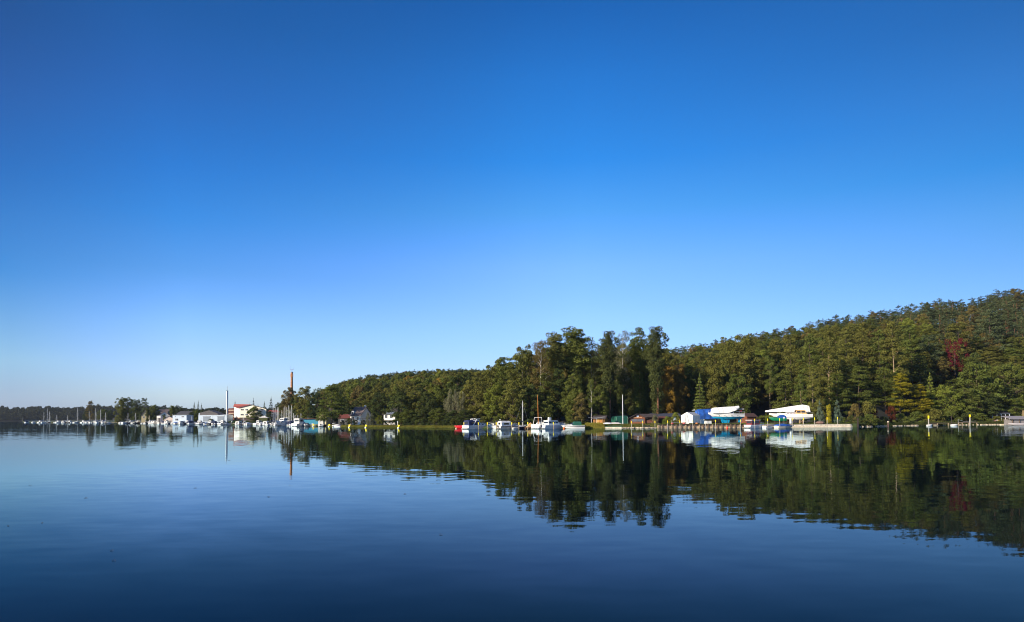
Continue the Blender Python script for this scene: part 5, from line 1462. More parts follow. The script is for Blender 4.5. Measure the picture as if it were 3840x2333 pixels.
for x in (1.3, 3.2, 4.9): MB().box((x, -1.7, 1.0), (.13, .13, 2.0)).build('post', WOODR, r)
MB().box((3.1, -1.7, .75), (3.6, .06, .9)).build('railing', mat('railing_wood', (.13, .05, .03), .9, .3, 1, stripes=(0, .3, .3)), r)
r = empty('garden_shed', P(2252, 204, .95), HD(-25), 'small wooden hut with an orange-lit plank front', 'shed')
gable(r, 3.4, 3.2, 1.75, 2.45, mat('orange_planks', (.36, .16, .035), .8, .25, 1, stripes=(0, .22, .5)), ROOFF, .45, ridge_y=False)  # orange is the even base colour of the planks
MB().box((-.4, -1.63, .85), (.8, .06, 1.6)).build('door', mat('shed_door', (.42, .22, .05)), r)
for x in (-1.3, 1.2): MB().box((x, -2.0, .85), (.12, .12, 1.8)).build('post', TIMBER, r)
r = empty('boat_shelter', P(2322, 208, .95), HD(12), 'dark green arched boat shelter behind the flagpole', 'shelter')
secs = []
for y in (-2.4, 2.4):
    secs.append([(-1.7, y, 0), (-1.7, y, 1.9), (-1.45, y, 2.35), (1.3, y, 2.45), (1.65, y, 2.2), (1.75, y, 1.6), (1.75, y, 0)])
MB().loft(secs, cap=True).build('cover', mat('green_tarp', (.006, .085, .06), .7, .2), r)
MB().tube([(-1.75, -2.45, 0), (-1.75, -2.45, 1.95), (-1.45, -2.45, 2.42), (1.3, -2.45, 2.5), (1.72, -2.45, 2.25), (1.82, -2.45, 1.6), (1.82, -2.45, 0)], .05, 4).build('edge_tube', mat('pale_green_tube', (.12, .25, .2)), r)
r = empty('flagpole', P(2336, 190.5, .9), 0, 'tall white flagpole on the lawn left of the clubhouse', 'flagpole')
MB().tube([(0, 0, 0), (0, 0, 8.3)], [.10, .06], 8).build('pole', mat('pole_white', (.8, .8, .8), .4, .03), r)
MB().ball((0, 0, 8.35), .1, 8, 6).build('finial', METAL, r)
for px, Y, rz, L_, lb, m1 in ((2277, 190, .05, 2.2, 'short upturned white rowing boat on the lawn', WHITE), (2305, 192.5, -.05, 3.3, 'long upturned white rowing boat beside the flagpole', mat('dirty_white_hull', (.6, .55, .5)))):
    b = empty('upturned_boat', P(px, Y, .95), rz, lb, 'rowing boat')
    MB().loft([[(x, y * sgn, z) for x, y, z in pts] for sgn, pts in ()] or [[(-L_ / 2, -.5, .25), (-L_ / 2, 0, .55), (-L_ / 2, .5, .25)], [(0, -.62, .25), (0, 0, .66), (0, .62, .25)], [(L_ * .35, -.5, .25), (L_ * .35, 0, .6), (L_ * .35, .5, .25)], [(L_ * .6, -.03, .3), (L_ * .6, 0, .34), (L_ * .6, .03, .3)]]).build('hull', m1, b)
    for x in (-L_ * .3, L_ * .3): MB().box((x, 0, .1), (.15, 1.1, .22)).build('trestle', DKTIMBER, b)
r = empty('brown_shed', P(2807, 212, 1.0), HD(20), 'dark red-brown shed between the yacht stern and the maroon boat', 'shed')
gable(r, 3.6, 3.0, 2.1, 3.0, WOODR, mat('brown_roof', (.07, .035, .03), .9), .3, ridge_y=False)
zz = gz_at(2492, 216)
r = empty('hillside_cabin', P(2492, 216, zz + .4), HD(10), 'dark brown cabin with a low slanting roof behind the hedge', 'cabin')
gable(r, 8.5, 4.0, 2.0, 2.7, mat('dark_boards', (.05, .025, .015)), mat('slate_blue_roof', (.05, .055, .08), .7), .6, ridge_y=False)
MB().box((2.6, -2.1, 1.1), (1.2, .08, 1.0)).build('window', mat('pale_window', (.5, .6, .62), .4), r)
MB().box((-.2, -2.6, 1.1), (.6, .3, .9)).build('parasol', mat('orange_cloth', (.5, .16, .05)), r)
MB().box((3.8, -2.1, 1.0), (.8, .08, 1.2)).build('door', TANC, r)
r = empty('low_shed', P(2475, 207, 1.0), HD(5), 'low reddish lean-to roof just right of the clubhouse', 'shed')
MB().box((0, .4, .8), (4.2, 2.0, 1.6)).build('wall', mat('dark_boards', (.05, .025, .015)), r)
MB().add([(-2.4, -1, 1.65), (2.4, -1, 1.65), (2.3, 1.6, 2.15), (-2.3, 1.6, 2.15), (-2.4, -1, 1.77), (2.4, -1, 1.77), (2.3, 1.6, 2.27), (-2.3, 1.6, 2.27)], [(3, 2, 1, 0), (4, 5, 6, 7), (0, 1, 5, 4), (1, 2, 6, 5), (2, 3, 7, 6), (3, 0, 4, 7)]).build('roof', mat('red_felt', (.15, .05, .035), .9), r)
b = empty('clothes_line', P(2236, 196, .9), 0, 'wire clothes line frame left of the small hut', 'clothes line')
MB().tube([(-2.3, 0, 2.1), (0, 0, 1.85), (2.6, 0, 2.25)], .035, 4).tube([(-1.2, .5, 1.9), (2.4, .4, 2.3)], .025, 4).build('line', METAL, b)
MB().tube([(0, 0, 0), (0, 0, 1.95)], .05, 5).build('post', METAL, b)
b = empty('garden_bench', P(2547, 196, gz), 0, 'low grey and reddish bench left of the white tent', 'bench')
MB().box((-1.0, 0, .55), (2.4, .7, .1)).build('seat', GREYP, b); MB().box((1.0, 0, .45), (1.8, .6, .1)).build('table_top', mat('redwood', (.25, .08, .07)), b)
for x in (-2.0, -.2, .4, 1.7): MB().box((x, 0, .25), (.1, .6, .5)).build('leg', DKTIMBER, b)

# ------------------------------------------------------------ grass shore and reeds (stuff)
def blades(name, px0, px1, y_off0, y_off1, n, h0, h1, color, label, seed=3):
    rng = np.random.default_rng(seed); out = []
    px = rng.uniform(px0, px1, n); off = rng.uniform(y_off0, y_off1, n)
    V = np.zeros((n, 4, 3))
    for i in range(n):
        Y = shore(px[i]) + off[i]; x = X(px[i], Y, .3); z = max(-.1, ground(x, Y) if off[i] > 0 else -.1)
        h = rng.uniform(h0, h1); w = rng.uniform(.05, .14) * (1 + h0); lx = rng.normal() * .2 * h
        dy = rng.normal() * .1 * h
        V[i] = ((x - w, Y, z), (x + w, Y, z), (x + w * .3 + lx, Y + dy, z + h), (x - w * .3 + lx, Y + dy, z + h))
    me = fast_mesh(name, V.reshape(-1, 3), None, LEAF)
    o = bpy.data.objects.new(name, me); col.objects.link(o); o.color = (*color, 1)
    return tag(o, label, 'grass', kind='stuff')
blades('shore_grass', 1240, 1722, -.6, 2.5, 8000, .07, .24, (.12, .112, .022), 'yellow-green grass fringe along the shore below the villas')
blades('reeds', 2196, 2268, -.9, 2.0, 1000, .3, .85, (.19, .165, .03), 'yellowing reeds at the water right of the striped runabout')
blades('bank_grass', 2335, 2465, -.2, 4.0, 1800, .12, .35, (.12, .12, .03), 'rough grass on the bank below the clubhouse')
blades('bank_plants', 3222, 3790, -.4, 3.0, 5000, .2, .7, (.055, .065, .02), 'dark plants overhanging the right bank')
blades('lawn_tufts', 2085, 3215, 4, 26, 9000, .06, .2, (.10, .13, .02), 'short tufts of grass across the boatyard lawn', 8)

# yellow buoys before the grass shore
for px, Yb, lb in ((1174, 262, 'leftmost yellow swim-line buoy, before the white gazebo'), (1233.5, 245, 'yellow swim-line buoy before the blue-covered white boat'), (1309, 224, 'yellow swim-line buoy below the red-roofed building'), (1371, 216, 'yellow swim-line buoy below the white gabled house'), (1493.5, 207, 'rightmost yellow swim-line buoy, below the white villa')):
    b = empty('marker_buoy', P(px, Yb, 0), rnd.uniform(-.3, .3), lb, 'buoy', 'yellow marker buoys along the grass shore')
    b.rotation_euler.y = .12
    MB().tube([(0, 0, -.2), (0, 0, .26)], [.32, .28], 10).build('float', WHITE, b)
    MB().box((0, 0, .62), (.42, .10, .75)).box((.22, 0, .84), (.28, .10, .34)).build('top_mark', YELLOW, b)

# ------------------------------------------------------------ houses behind the grass shore
RED = mat('red_tiles', (.15, .035, .025), .85, .2, 2, stripes=(2, .35, .7))
REDB = mat('bright_red_tiles', (.22, .04, .03), .8, .15, 2, stripes=(2, .4, .75))
GREYR = mat('grey_tiles', (.11, .085, .085), .85, .2, 2, stripes=(2, .35, .7))
WW = mat('white_render', (.78, .74, .68), .9, .06, .5)
CREAM = mat('cream_render', (.80, .74, .60), .9, .05, .4)
YEL = mat('yellow_render', (.46, .38, .22), .9, .08, .5)
BRICKW = mat('brick_wall', (.30, .13, .08), .9, .25, 2)
def at_ground(px, Y, up=0.0):
    return P(px, Y, ground(X(px, Y, 3), Y) + up)
def W_(px, Y): return px * Y / F_PX
q = at_ground(1353, 268); r = empty('gabled_house', q, HD(-28), 'white house with a steep grey roof and dormer above the lawn', 'house')
zb = Z(1353, 1572, 268) - q[2]; hb = Z(1353, 1556, 268) - q[2]; ht = Z(1370, 1527, 268) - q[2]
gable(r, 5.0, 6.4, hb, ht, WW, GREYR, .5, ridge_y=False)
MB().frustum((-2.0, -1.0, -3.1, -1.0), (-2.0, -1.0, -3.1, -1.0), hb - .6, hb + 1.5).build('dormer', WW, r)
window(r, -1.5, hb + .7, .7, .9, -3.1)
window(r, -1.3, hb - 1.3, 1.2, 1.2, -3.2); window(r, 1.2, hb - 1.3, .9, 1.2, -3.2)
MB().box((1.6, .8, ht + .1), (.5, .5, 1.2)).build('chimney', WW, r)
q = at_ground(1462, 262); r = empty('villa', q, HD(-12), 'white villa with a dark glazed roof terrace', 'house')
z0 = Z(1462, 1571, 262) - q[2]; z1 = Z(1462, 1554, 262) - q[2]; z2 = Z(1462, 1547, 262) - q[2]
MB().box((0, 2, z1 / 2), (4.6, 5, z1)).build('wall', WW, r)
for x in (-1.3, .7): window(r, x, z0 + .95, .9, 1.2, -.5)
MB().box((0, 1.8, z1 + .08), (5.6, 6, .16)).build('terrace_slab', GREYR, r)
MB().box((.5, -.6, z1 + .6), (3.4, .06, .85)).build('glass_rail', mat('rail_glass', (.10, .12, .17), .2, .2, 1, stripes=(0, .45, 2.5)), r)
MB().frustum((-1.2, 3, .6, 5), (.3, 2.6, 1.6, 4.5), z1 + .2, z2 + 2.6).build('roof', mat('dark_roof', (.04, .035, .04)), r)
MB().box((0, -.8, z0 - .6), (6, 2.2, .2)).build('veranda', DKTIMBER, r)
q = at_ground(1300, 285); r = empty('long_house', q, HD(0), 'long low building with a dark red tiled roof', 'building')
h1, h2 = Z(1300, 1568, 285) - q[2], Z(1300, 1555, 285) - q[2]
gable(r, W_(50, 285), 5.5, h1, h2, mat('grey_wall', (.09, .09, .085), .9), RED, .3, ridge_y=False)
window(r, -1.2, h1 - 1, 1.0, 1.0, -2.75)
q = at_ground(1222, 288); r = empty('yellow_house', q, HD(-20), 'small yellow house half hidden behind the large lawn tree', 'house')
h1 = Z(1222, 1560, 288) - q[2]
gable(r, 3.8, 5, h1, h1 + 1.2, YEL, RED, .3)
for x in (-1.1, 0, 1.1): window(r, x, h1 - 1.6, .45, .9, -2.5)
q = at_ground(1216, 262); r = empty('red_shed', q, 0, 'low dark red shed below the yellow house', 'shed')
MB().box((0, 0, .9), (3.6, 2.5, 1.8)).build('wall', mat('dark_red_boards', (.08, .02, .015), .9), r); MB().box((0, 0, 1.9), (4.2, 3.1, .18)).build('roof', RED, r)
q = at_ground(1168, 284); r = empty('blue_hall', q, 0, 'long low hall with a cyan wall beside the marina', 'hall')
hq = Z(1168, 1572, 284) - q[2]
MB().box((0, 1.5, hq / 2), (W_(64, 284), 3, hq)).build('wall', mat('cyan_wall', (.03, .24, .36), .7), r)
MB().box((0, 1.4, hq + .12), (W_(68, 284), 3.8, .22)).build('roof', mat('redbrown_roof', (.13, .06, .05), .9), r)
q = at_ground(1171, 276.5); r = empty('gazebo', q, 0, 'white party gazebo with open sides', 'gazebo')
MB().add([(-1.3, -1.3, 1.8), (1.3, -1.3, 1.8), (1.3, 1.3, 1.8), (-1.3, 1.3, 1.8), (0, 0, 2.5)], [(0, 1, 4), (1, 2, 4), (2, 3, 4), (3, 0, 4)]).build('canopy', WHITEC, r)
for x in (-1.2, 1.2):
    for y in (-1.2, 1.2): MB().box((x, y, .9), (.08, .08, 1.8)).build('leg', WHITE, r)
r = cruiser('cabin_cruiser', P(1205, 262), HD(100), 'white boat with a high tent back and blue cover by the yellow buoys', 5.5, 2.4, .8, 1.1, canm=WHITEC, canh=1.6, canwin=False)
MB().frustum((.2, 2.0, -1.05, 1.05), (.6, 1.2, -.2, .2), .9, 1.7).build('cover', BLUEC, r)
r = empty('grounded_boat', at_ground(1268, 246, 0), HD(172), 'white boat on a red cradle on the lawn beside the large tree', 'sailing boat')
make_hull(r, 4.6, 1.8, .75, 1.0, WHITE, stern=.7, draft=.35)
for o in KIDS[r.name]: o.location.z = 1.1
MB().tube([(2.2, 0, 2.6), (-2.2, -.2, 1.9)], .1, 6).build('laid_mast', WHITE, r)
MB().frustum((-1.6, .8, -.6, .6), (-1.3, .4, -.4, .4), 1.9, 2.25).build('cabin', NAVY, r)
MB().frustum((-.9, .9, -.5, .5), (-.3, .3, -.15, .15), .05, .9).build('cradle', mat('red_cradle', (.3, .04, .03)), r)
# fence and props on the lawns
q = at_ground(1400, 228)
b = empty('garden_table', at_ground(1470, 229), 0, 'white garden table under the veranda of the villa', 'table')
MB().box((0, 0, .7), (1.8, .8, .07)).build('table_top', WHITE, b)
for x in (-.7, .7): MB().box((x, 0, .35), (.08, .6, .7)).build('leg', WHITE, b)
b = MB().tube([(0, 0, 0), (0, 0, 1.55)], .12, 8).build('white_post', WHITE, None, loc=at_ground(1491, 226)); tag(b, 'short white post on the grass right of the villa', 'post')
b = MB().box((0, 0, .55), (.9, .5, 1.1)).build('garden_box', mat('green_grey_box', (.16, .2, .12)), None, loc=at_ground(1402, 229)); tag(b, 'pale green box on the lawn between the houses', 'box')
r = empty('garden_pergola', at_ground(1352, 244), 0, 'dark garden pergola in front of the gabled house', 'pergola')
MB().box((0, 0, 2.4), (6.4, 2.6, .14)).build('roof', mat('dark_roof', (.04, .035, .04)), r)
for x in (-3, -1, 1, 3): MB().box((x, -1.2, 1.2), (.12, .12, 2.4)).build('post', DKTIMBER, r)

# ------------------------------------------------------------ the cream three-storey building
Yb = 405.0
q = at_ground(945, Yb); r = empty('inn_building', q, 0, 'large cream building with a red roof above the marina', 'building')
def V(px, py, dy=0.0):
    Y = Yb + dy; return (X(px, Y, 5) - q[0], dy, Z(px, py, Y) - q[2])
zg = -.3
A, B_, C_, D_, E_ = V(898, 1566), V(998, 1566), V(998, 1533.5), V(944, 1518.5), V(898, 1530.5)
MB().add([A, B_, C_, D_, E_] + [((x + q[0]) * (Yb + 11) / Yb - q[0], y + 11, z) for x, y, z in (A, B_, C_, D_, E_)], [(0, 1, 2, 3, 4), (1, 6, 7, 2), (9, 8, 7, 6, 5)]).build('front_wall', CREAM, r)
BKX = lambda x: (x + q[0]) * (Yb + 11) / Yb - q[0]
# sunlit left wing seen end on
w0, w1 = V(878, 1566, 9), V(878, 1524, 9)
MB().add([A, E_, w1, w0], [(0, 3, 2, 1)]).build('side_wall', WW, r)
rb = V(878, 1516.5, 9)
sl = V(886, 1531, 3)
MB().add([(D_[0], D_[1] - .3, D_[2] + .25), (E_[0] - .9, E_[1] - .3, E_[2] - .15), (w1[0] - .7, w1[1], w1[2] - .1), (rb[0], rb[1], rb[2] + .2), (BKX(D_[0]), 11, D_[2] + .25)], [(0, 1, 2, 3), (0, 3, 4)]).build('roof', REDB, r)
MB().add([(D_[0], -.3, D_[2] + .25), (C_[0] + .8, -.3, C_[2] + .05), (BKX(C_[0]) + .3, 11, C_[2] + .05), (BKX(D_[0]), 11, D_[2] + .25)], [(0, 1, 2, 3)]).build('roof_slope', GREYR, r)
for p0, p1 in ((E_, D_), (D_, C_)):
    MB().tube([(p0[0], -.35, p0[2] + .1), (p1[0], -.35, p1[2] + .1)], .16, 5).build('bargeboard', mat('dark_roof', (.04, .035, .04)), r)
for py in (1536.5, 1555):
    for px, ww in ((908, 1.8), (925, 1.5), (941, 1.3), (961, 1.3), (982.5, 1.6)):
        p = V(px, py); window(r, p[0], p[2], ww, .8, -.02)
p = V(932, 1546); q2 = []
# lettering on the facade, dark
def letters(root, text, x, z, h, m, y=-.06):
    fc = bpy.data.curves.new('lettering', 'FONT'); fc.body = text; fc.size = h; fc.extrude = .02
    tmp = bpy.data.objects.new('lettering', fc); col.objects.link(tmp)
    me_ = bpy.data.meshes.new_from_object(tmp.evaluated_get(bpy.context.evaluated_depsgraph_get()))
    bpy.data.objects.remove(tmp)
    o = bpy.data.objects.new('lettering', me_); col.objects.link(o); me_.materials.clear(); me_.materials.append(m)
    o.rotation_euler = (R(90), 0, 0); o.location = (x, y, z); adopt(o, root)
letters(r, 'AD', p[0] - 1.2, p[2] - .4, 1.5, mat('dark_letter', (.05, .05, .05)))
a0, b0 = V(898, 1576), V(975, 1566)
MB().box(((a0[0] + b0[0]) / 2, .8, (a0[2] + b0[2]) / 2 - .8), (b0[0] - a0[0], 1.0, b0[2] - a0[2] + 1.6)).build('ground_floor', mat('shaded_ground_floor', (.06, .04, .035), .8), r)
a0, b0 = V(885, 1577), V(898, 1566)
MB().box(((a0[0] + b0[0]) / 2, .5, (a0[2] + b0[2]) / 2 - 1.2), (b0[0] - a0[0], .8, b0[2] - a0[2] + 2.4)).build('brick_base', BRICKW, r)
c0 = V(972, 1572); MB().box((c0[0], -.2, c0[2] - 1), (.5, .5, 5)).build('white_pillar', WW, r)
# balcony wing on the left
a0, b0 = V(857, 1575, 12), V(879, 1528, 12)
MB().box(((a0[0] + b0[0]) / 2, 15, (a0[2] + b0[2]) / 2 - .5), (b0[0] - a0[0], 6, b0[2] - a0[2])).build('balcony_wing', mat('balcony_brown', (.16, .06, .05), .8), r)
for py in (1539, 1551, 1563):
    p = V(868, py, 12)
    MB().box((p[0], 11.8, p[2]), (b0[0] - a0[0] - .3, .7, .55)).build('balcony', mat('balcony_pale', (.5, .34, .24)), r)
# white chimney mast
q = at_ground(851, 425); r = empty('white_chimney', q, HD(38), 'slender square white chimney with a thin antenna', 'chimney')
h = Z(851, 1467, 425) - q[2]; ha = Z(851, 1449, 425) - q[2]
MB().box((0, 0, h / 2), (.9, .9, h)).build('shaft', mat('white_shaft', (.85, .82, .74), .7, .04, .1), r)
MB().box((0, 0, h + .15), (1.0, 1.0, .3)).build('cap', BLACKC, r)
MB().tube([(0, 0, h), (0, 0, ha)], .09, 4).build('antenna', GREYP, r)
# brick chimney with antennas
q = at_ground(1093, 380); r = empty('brick_chimney', q, 0, 'tall round brick chimney with aerials rising behind the trees', 'chimney')
h = Z(1093, 1397, 380) - q[2]; ha = Z(1093, 1386, 380) - q[2]; hb = Z(1093, 1371, 380) - q[2]
MB().tube([(0, 0, 0), (0, 0, h)], [.95, .55], 16).build('shaft', mat('chimney_brick', (.42, .17, .07), .9, .25, .8, stripes=(2, 1.5, .6)), r)
MB().tube([(0, 0, h - .1), (0, 0, h + .3)], [.72, .72], 14).build('crown_ring', GREYP, r)
MB().tube([(0, 0, h), (0, 0, ha)], .12, 5).tube([(-1.0, 0, ha), (1.0, 0, ha)], .07, 4).tube([(-.85, 0, ha), (-.85, 0, hb)], .04, 4).tube([(1.0, 0, ha), (1.0, 0, hb - 1)], .04, 4).build('antenna', GREYP, r)
for s in (-1, 1): MB().box((s * .75, -.2, h - 1.6), (.22, .25, 2.0)).build('panel_antenna', mat('pale_antenna', (.55, .45, .4)), r)
# low red-roofed annex between the cream building and the masts
q = at_ground(1036, 425); r = empty('annex', q, 0, 'low grey annex with a flat red roof behind the masts', 'building')
h1 = Z(1036, 1546, 425) - q[2]; h2 = Z(1036, 1539, 425) - q[2]
gable(r, W_(48, 425), 7, h1, h2, mat('grey_blue_wall', (.22, .23, .26), .9), REDB, .3, ridge_y=False)
window(r, 2.5, h1 - 1.2, 1.5, 1.0, -3.5); window(r, -2, h1 - 1.2, 1.5, 1.0, -3.5)
b = empty('beer_tent', at_ground(990, 372), 0, 'olive green hedge-like tent with a white peaked top', 'tent')
MB().box((0, 0, 1.6), (4.6, 2.5, 2.6)).build('wall', mat('olive_tarp', (.05, .06, .015), .9), b)
MB().add([(-2.6, -1.4, 2.92), (2.6, -1.4, 2.92), (2.6, 1.4, 2.92), (-2.6, 1.4, 2.92), (0, 0, 3.7)], [(0, 1, 4), (1, 2, 4), (2, 3, 4), (3, 0, 4), (3, 2, 1, 0)]).build('roof', WHITEC, b)
b = MB().add([(-1.6, -1.2, 2.2), (1.6, -1.2, 2.2), (1.6, 1.2, 2.2), (-1.6, 1.2, 2.2), (0, 0, 2.9)], [(0, 1, 4), (1, 2, 4), (2, 3, 4), (3, 0, 4)]).tube([(0, 0, 0), (0, 0, 2.4)], .06, 5).build('parasol', mat('dark_parasol', (.05, .03, .03)), None, loc=at_ground(945, 396)); tag(b, 'dark parasol on the terrace of the cream building', 'parasol')

# ------------------------------------------------------------ boatyard halls and village houses
WB = mat('pale_blue_cladding', (.52, .60, .68), .6, .06, .4, stripes=(0, 1.1, .88))
def box_house(name, pxa, pxb, y_top, y_ridge, Y, wm, rm, label, cat='house', ridge_y=True, d=9, rz=0.0, over=.3):
    pc = (pxa + pxb) / 2
    q = at_ground(pc, Y); rr = empty(name, q, rz, label, cat)
    h1, h2 = Z(pc, y_top, Y) - q[2], Z(pc, y_ridge, Y) - q[2]
    gable(rr, W_(pxb - pxa, Y), d, h1, h2, wm, rm, over, ridge_y=ridge_y)
    return rr, h1, h2, d
r, h1, h2, d = box_house('boatyard_hall', 757, 862, 1557.5, 1556, 405, WB, mat('pale_flat_roof', (.5, .52, .55)), 'long pale hall with grey roller doors left of the white chimney', 'hall', ridge_y=False, over=.1)
MB().prism([(-7.7, h1 + .05), (3.0, h1 + .05), (2.8, h1 + 1.1), (-2.2, h1 + 2.9), (-7.4, h1 + 1.5)], -4.4, 4.4).build('raised_roof', mat('dark_grey_gable', (.10, .09, .09), .8), r)
MB().prism([(-8.2, h1 + .04), (-7.72, h1 + .04), (-7.72, h1 + 1.5), (-8.2, h1 + 1.1)], -4.4, 4.4).build('gable_edge', WB, r)
for x, w in ((-3.5, 4.0), (4.7, 3.6)):
    o = MB().box((x, -4.56, h1 - 2.1), (w, .1, 3.0)).build('roller_door', mat('grey_shutter', (.22, .26, .31), .6, .1, 1, stripes=(2, .6, .6)), r)
    MB().box((x, -4.60, h1 - .75), (w + .5, .16, .3)).build('lintel', GREYP, o)
for x in (.2, 6.9): MB().box((x, -4.53, h1 - 1.6), (.1, .06, 3.2)).build('downpipe', GREYP, r)
r, h1, h2, d = box_house('blue_white_hall', 661, 712, 1557.5, 1556, 418, WB, mat('dark_edge_roof', (.12, .13, .12)), 'flat white and pale blue hall with small dark windows', 'hall', ridge_y=False, over=.15)
window(r, -1.7, h1 - 2.6, 1.7, 1.1, -4.5); window(r, 1.9, h1 - .9, 1.4, .6, -4.5); window(r, -2.6, h1 - .6, .4, .4, -4.5)
r, h1, h2, d = box_house('dark_barn', 678, 724, 1553, 1543, 470, mat('barn_wall', (.15, .14, .13)), mat('barn_roof', (.08, .075, .07)), 'dark roofed barn behind the flat white hall', 'barn', ridge_y=False, d=12)
b = MB().box((0, 0, 2), (1.6, 1.6, 4)).build('yellow_tower', mat('pale_yellow_tower', (.45, .42, .22)), None, loc=at_ground(660, 425, 3.2)); tag(b, 'narrow pale yellow stair block at the left corner of the white hall', 'stair block')
r, h1, h2, d = box_house('red_roof_house', 597, 634, 1559, 1544.5, 445, WW, REDB, 'house with a bright red roof and white gable', 'house', rz=HD(28), d=8)
window(r, 0, h1 + .6, .7, .9, -4.0)
r, h1, h2, d = box_house('white_gable_house', 624, 656, 1571, 1561, 428, mat('pinkish_render', (.62, .50, .42), .9), GREYR, 'low pinkish house with a pale gable near the water', 'house', d=7, rz=HD(10))
window(r, -1, h1 - 1.0, 1.2, .7, -3.5)
r, h1, h2, d = box_house('terrace_kiosk', 592, 606, 1561, 1560, 430, WW, WW, 'small white kiosk with pillars before the red-roofed house', 'kiosk', ridge_y=False, d=3, over=.1)
MB().box((0, -1.6, (h1 - 1.0) / 2), (1.9, .12, h1 - 1.1)).build('porch_opening', mat('shaded_ground_floor', (.06, .04, .035)), r)  # dark panel painted in as the shade between the kiosk pillars
for x in (-.45, .35): MB().box((x, -1.75, (h1 - 1.0) / 2), (.22, .18, h1 - 1.1)).build('pillar', WHITE, r)
r, h1, h2, d = box_house('yellow_villa', 538, 565, 1558, 1538, 470, YEL, RED, 'yellow house with a dark red roof beside the wind-bent pine', 'house', d=9, rz=HD(15))
window(r, -1.0, h1 - 1.2, .8, 1.0, -4.5); window(r, .3, h1 - 3.6, .6, 1.0, -4.5)
r, h1, h2, d = box_house('grey_barn', 595, 640, 1545, 1536, 520, mat('grey_wall2', (.16, .15, .16)), GREYR, 'grey roofed building far behind the red-roofed house', 'barn', ridge_y=False, d=10)
r, h1, h2, d = box_house('dark_chalet', 1163, 1204, 1562, 1548, 305, mat('chalet_wall', (.10, .09, .09)), mat('dark_roof', (.04, .035, .04)), 'shaded grey house under the dark trees by the cyan hall', 'house', d=8)

# ------------------------------------------------------------ the marina: many small boats
protoB = {}
def boat_proto(key):
    if key in protoB: return protoB[key], False
    n = (0, -50, -30)
    if key == 'cr_navy': r = cruiser('moored_cruiser', n, 0, None, 6.4, 2.5, .8, 1.15, canm=NAVY)
    elif key == 'cr_white': r = cruiser('moored_cruiser', n, 0, None, 6.8, 2.6, .85, 1.2, canm=WHITEC, canwin=True)
    elif key == 'cr_dark': r = cruiser('moored_cruiser', n, 0, None, 6.8, 2.6, .85, 1.2, hm=DKHULL, canm=None, hard=True)
    elif key == 'open': r = runabout('moored_runabout', n, 0, None, 5.2, 2.1, .65, .85, stripe=None, canm=None)
    elif key == 'blue': r = covered_boat('moored_covered_boat', n, 0, None, 5.4, 2.2, .65, .9, WHITE, BLUEC, .55, ob=True)
    elif key == 'wh_cov': r = covered_boat('moored_covered_boat', n, 0, None, 5.8, 2.3, .65, .9, WHITE, WHITEC, .75, ob=True)
    elif key == 'wheel': r = cruiser('moored_cruiser', n, 0, None, 7.0, 2.7, .9, 1.3, canm=None, hard=True, ob=False)
    elif key == 'sail': r = sailboat('moored_sailboat', n, 0, None, 7.6, 2.5, .75, 1.0, 10.0)
    elif key == 'sail_d': r = sailboat('moored_sailboat', n, 0, None, 8.2, 2.6, .8, 1.1, 10.0, hm=DKHULL, cov=WHITEC)
    elif key == 'sail_w': r = sailboat('moored_sailboat', n, 0, None, 9.2, 2.9, .95, 1.25, 10.0, hm=WHITE, cov=NAVY)
    protoB[key] = r
    return r, True
used_proto = set()
NUM = ['first', 'second', 'third', 'fourth', 'fifth', 'sixth', 'seventh', 'eighth', 'ninth', 'tenth', 'eleventh', 'twelfth', 'thirteenth', 'fourteenth', 'fifteenth', 'sixteenth', 'seventeenth', 'eighteenth', 'nineteenth', 'twentieth']
DESC = {'cr_navy': ('motor boat', 'white cruiser with navy canopy'), 'cr_white': ('motor boat', 'white cruiser with pale canopy'), 'cr_dark': ('motor boat', 'dark hulled cruiser with white cabin'), 'open': ('motor boat', 'open white runabout'),
        'blue': ('covered boat', 'white boat under a blue cover'), 'wh_cov': ('covered boat', 'white boat under a white cover'), 'wheel': ('motor boat', 'white wheelhouse boat'), 'sail': ('sailing boat', 'white sailing boat'),
        'sail_d': ('sailing boat', 'dark hulled sailing boat'), 'sail_w': ('sailing boat', 'big white sailing yacht')}
ZN = [(0, 300, 'far left moorings'), (300, 445, 'moorings by the lone conifer'), (445, 570, 'moorings at the tree clump'), (570, 660, 'moorings at the red-roofed house'),
      (660, 760, 'moorings at the flat hall'), (760, 870, 'moorings at the door hall'), (870, 1010, 'moorings at the cream building'), (1010, 1110, 'moorings of the mast cluster'), (1110, 1200, 'moorings at the cyan hall')]
znc = {}
def zone_name(px):
    for a, b, t in ZN:
        if a <= px < b: return t
def wY(px):      # distance of the moored row along the marina
    return float(np.interp(px, [95, 300, 460, 600, 700, 800, 900, 1000, 1060, 1180, 1210], [645, 590, 490, 436, 406, 362, 340, 318, 296, 262, 256]))
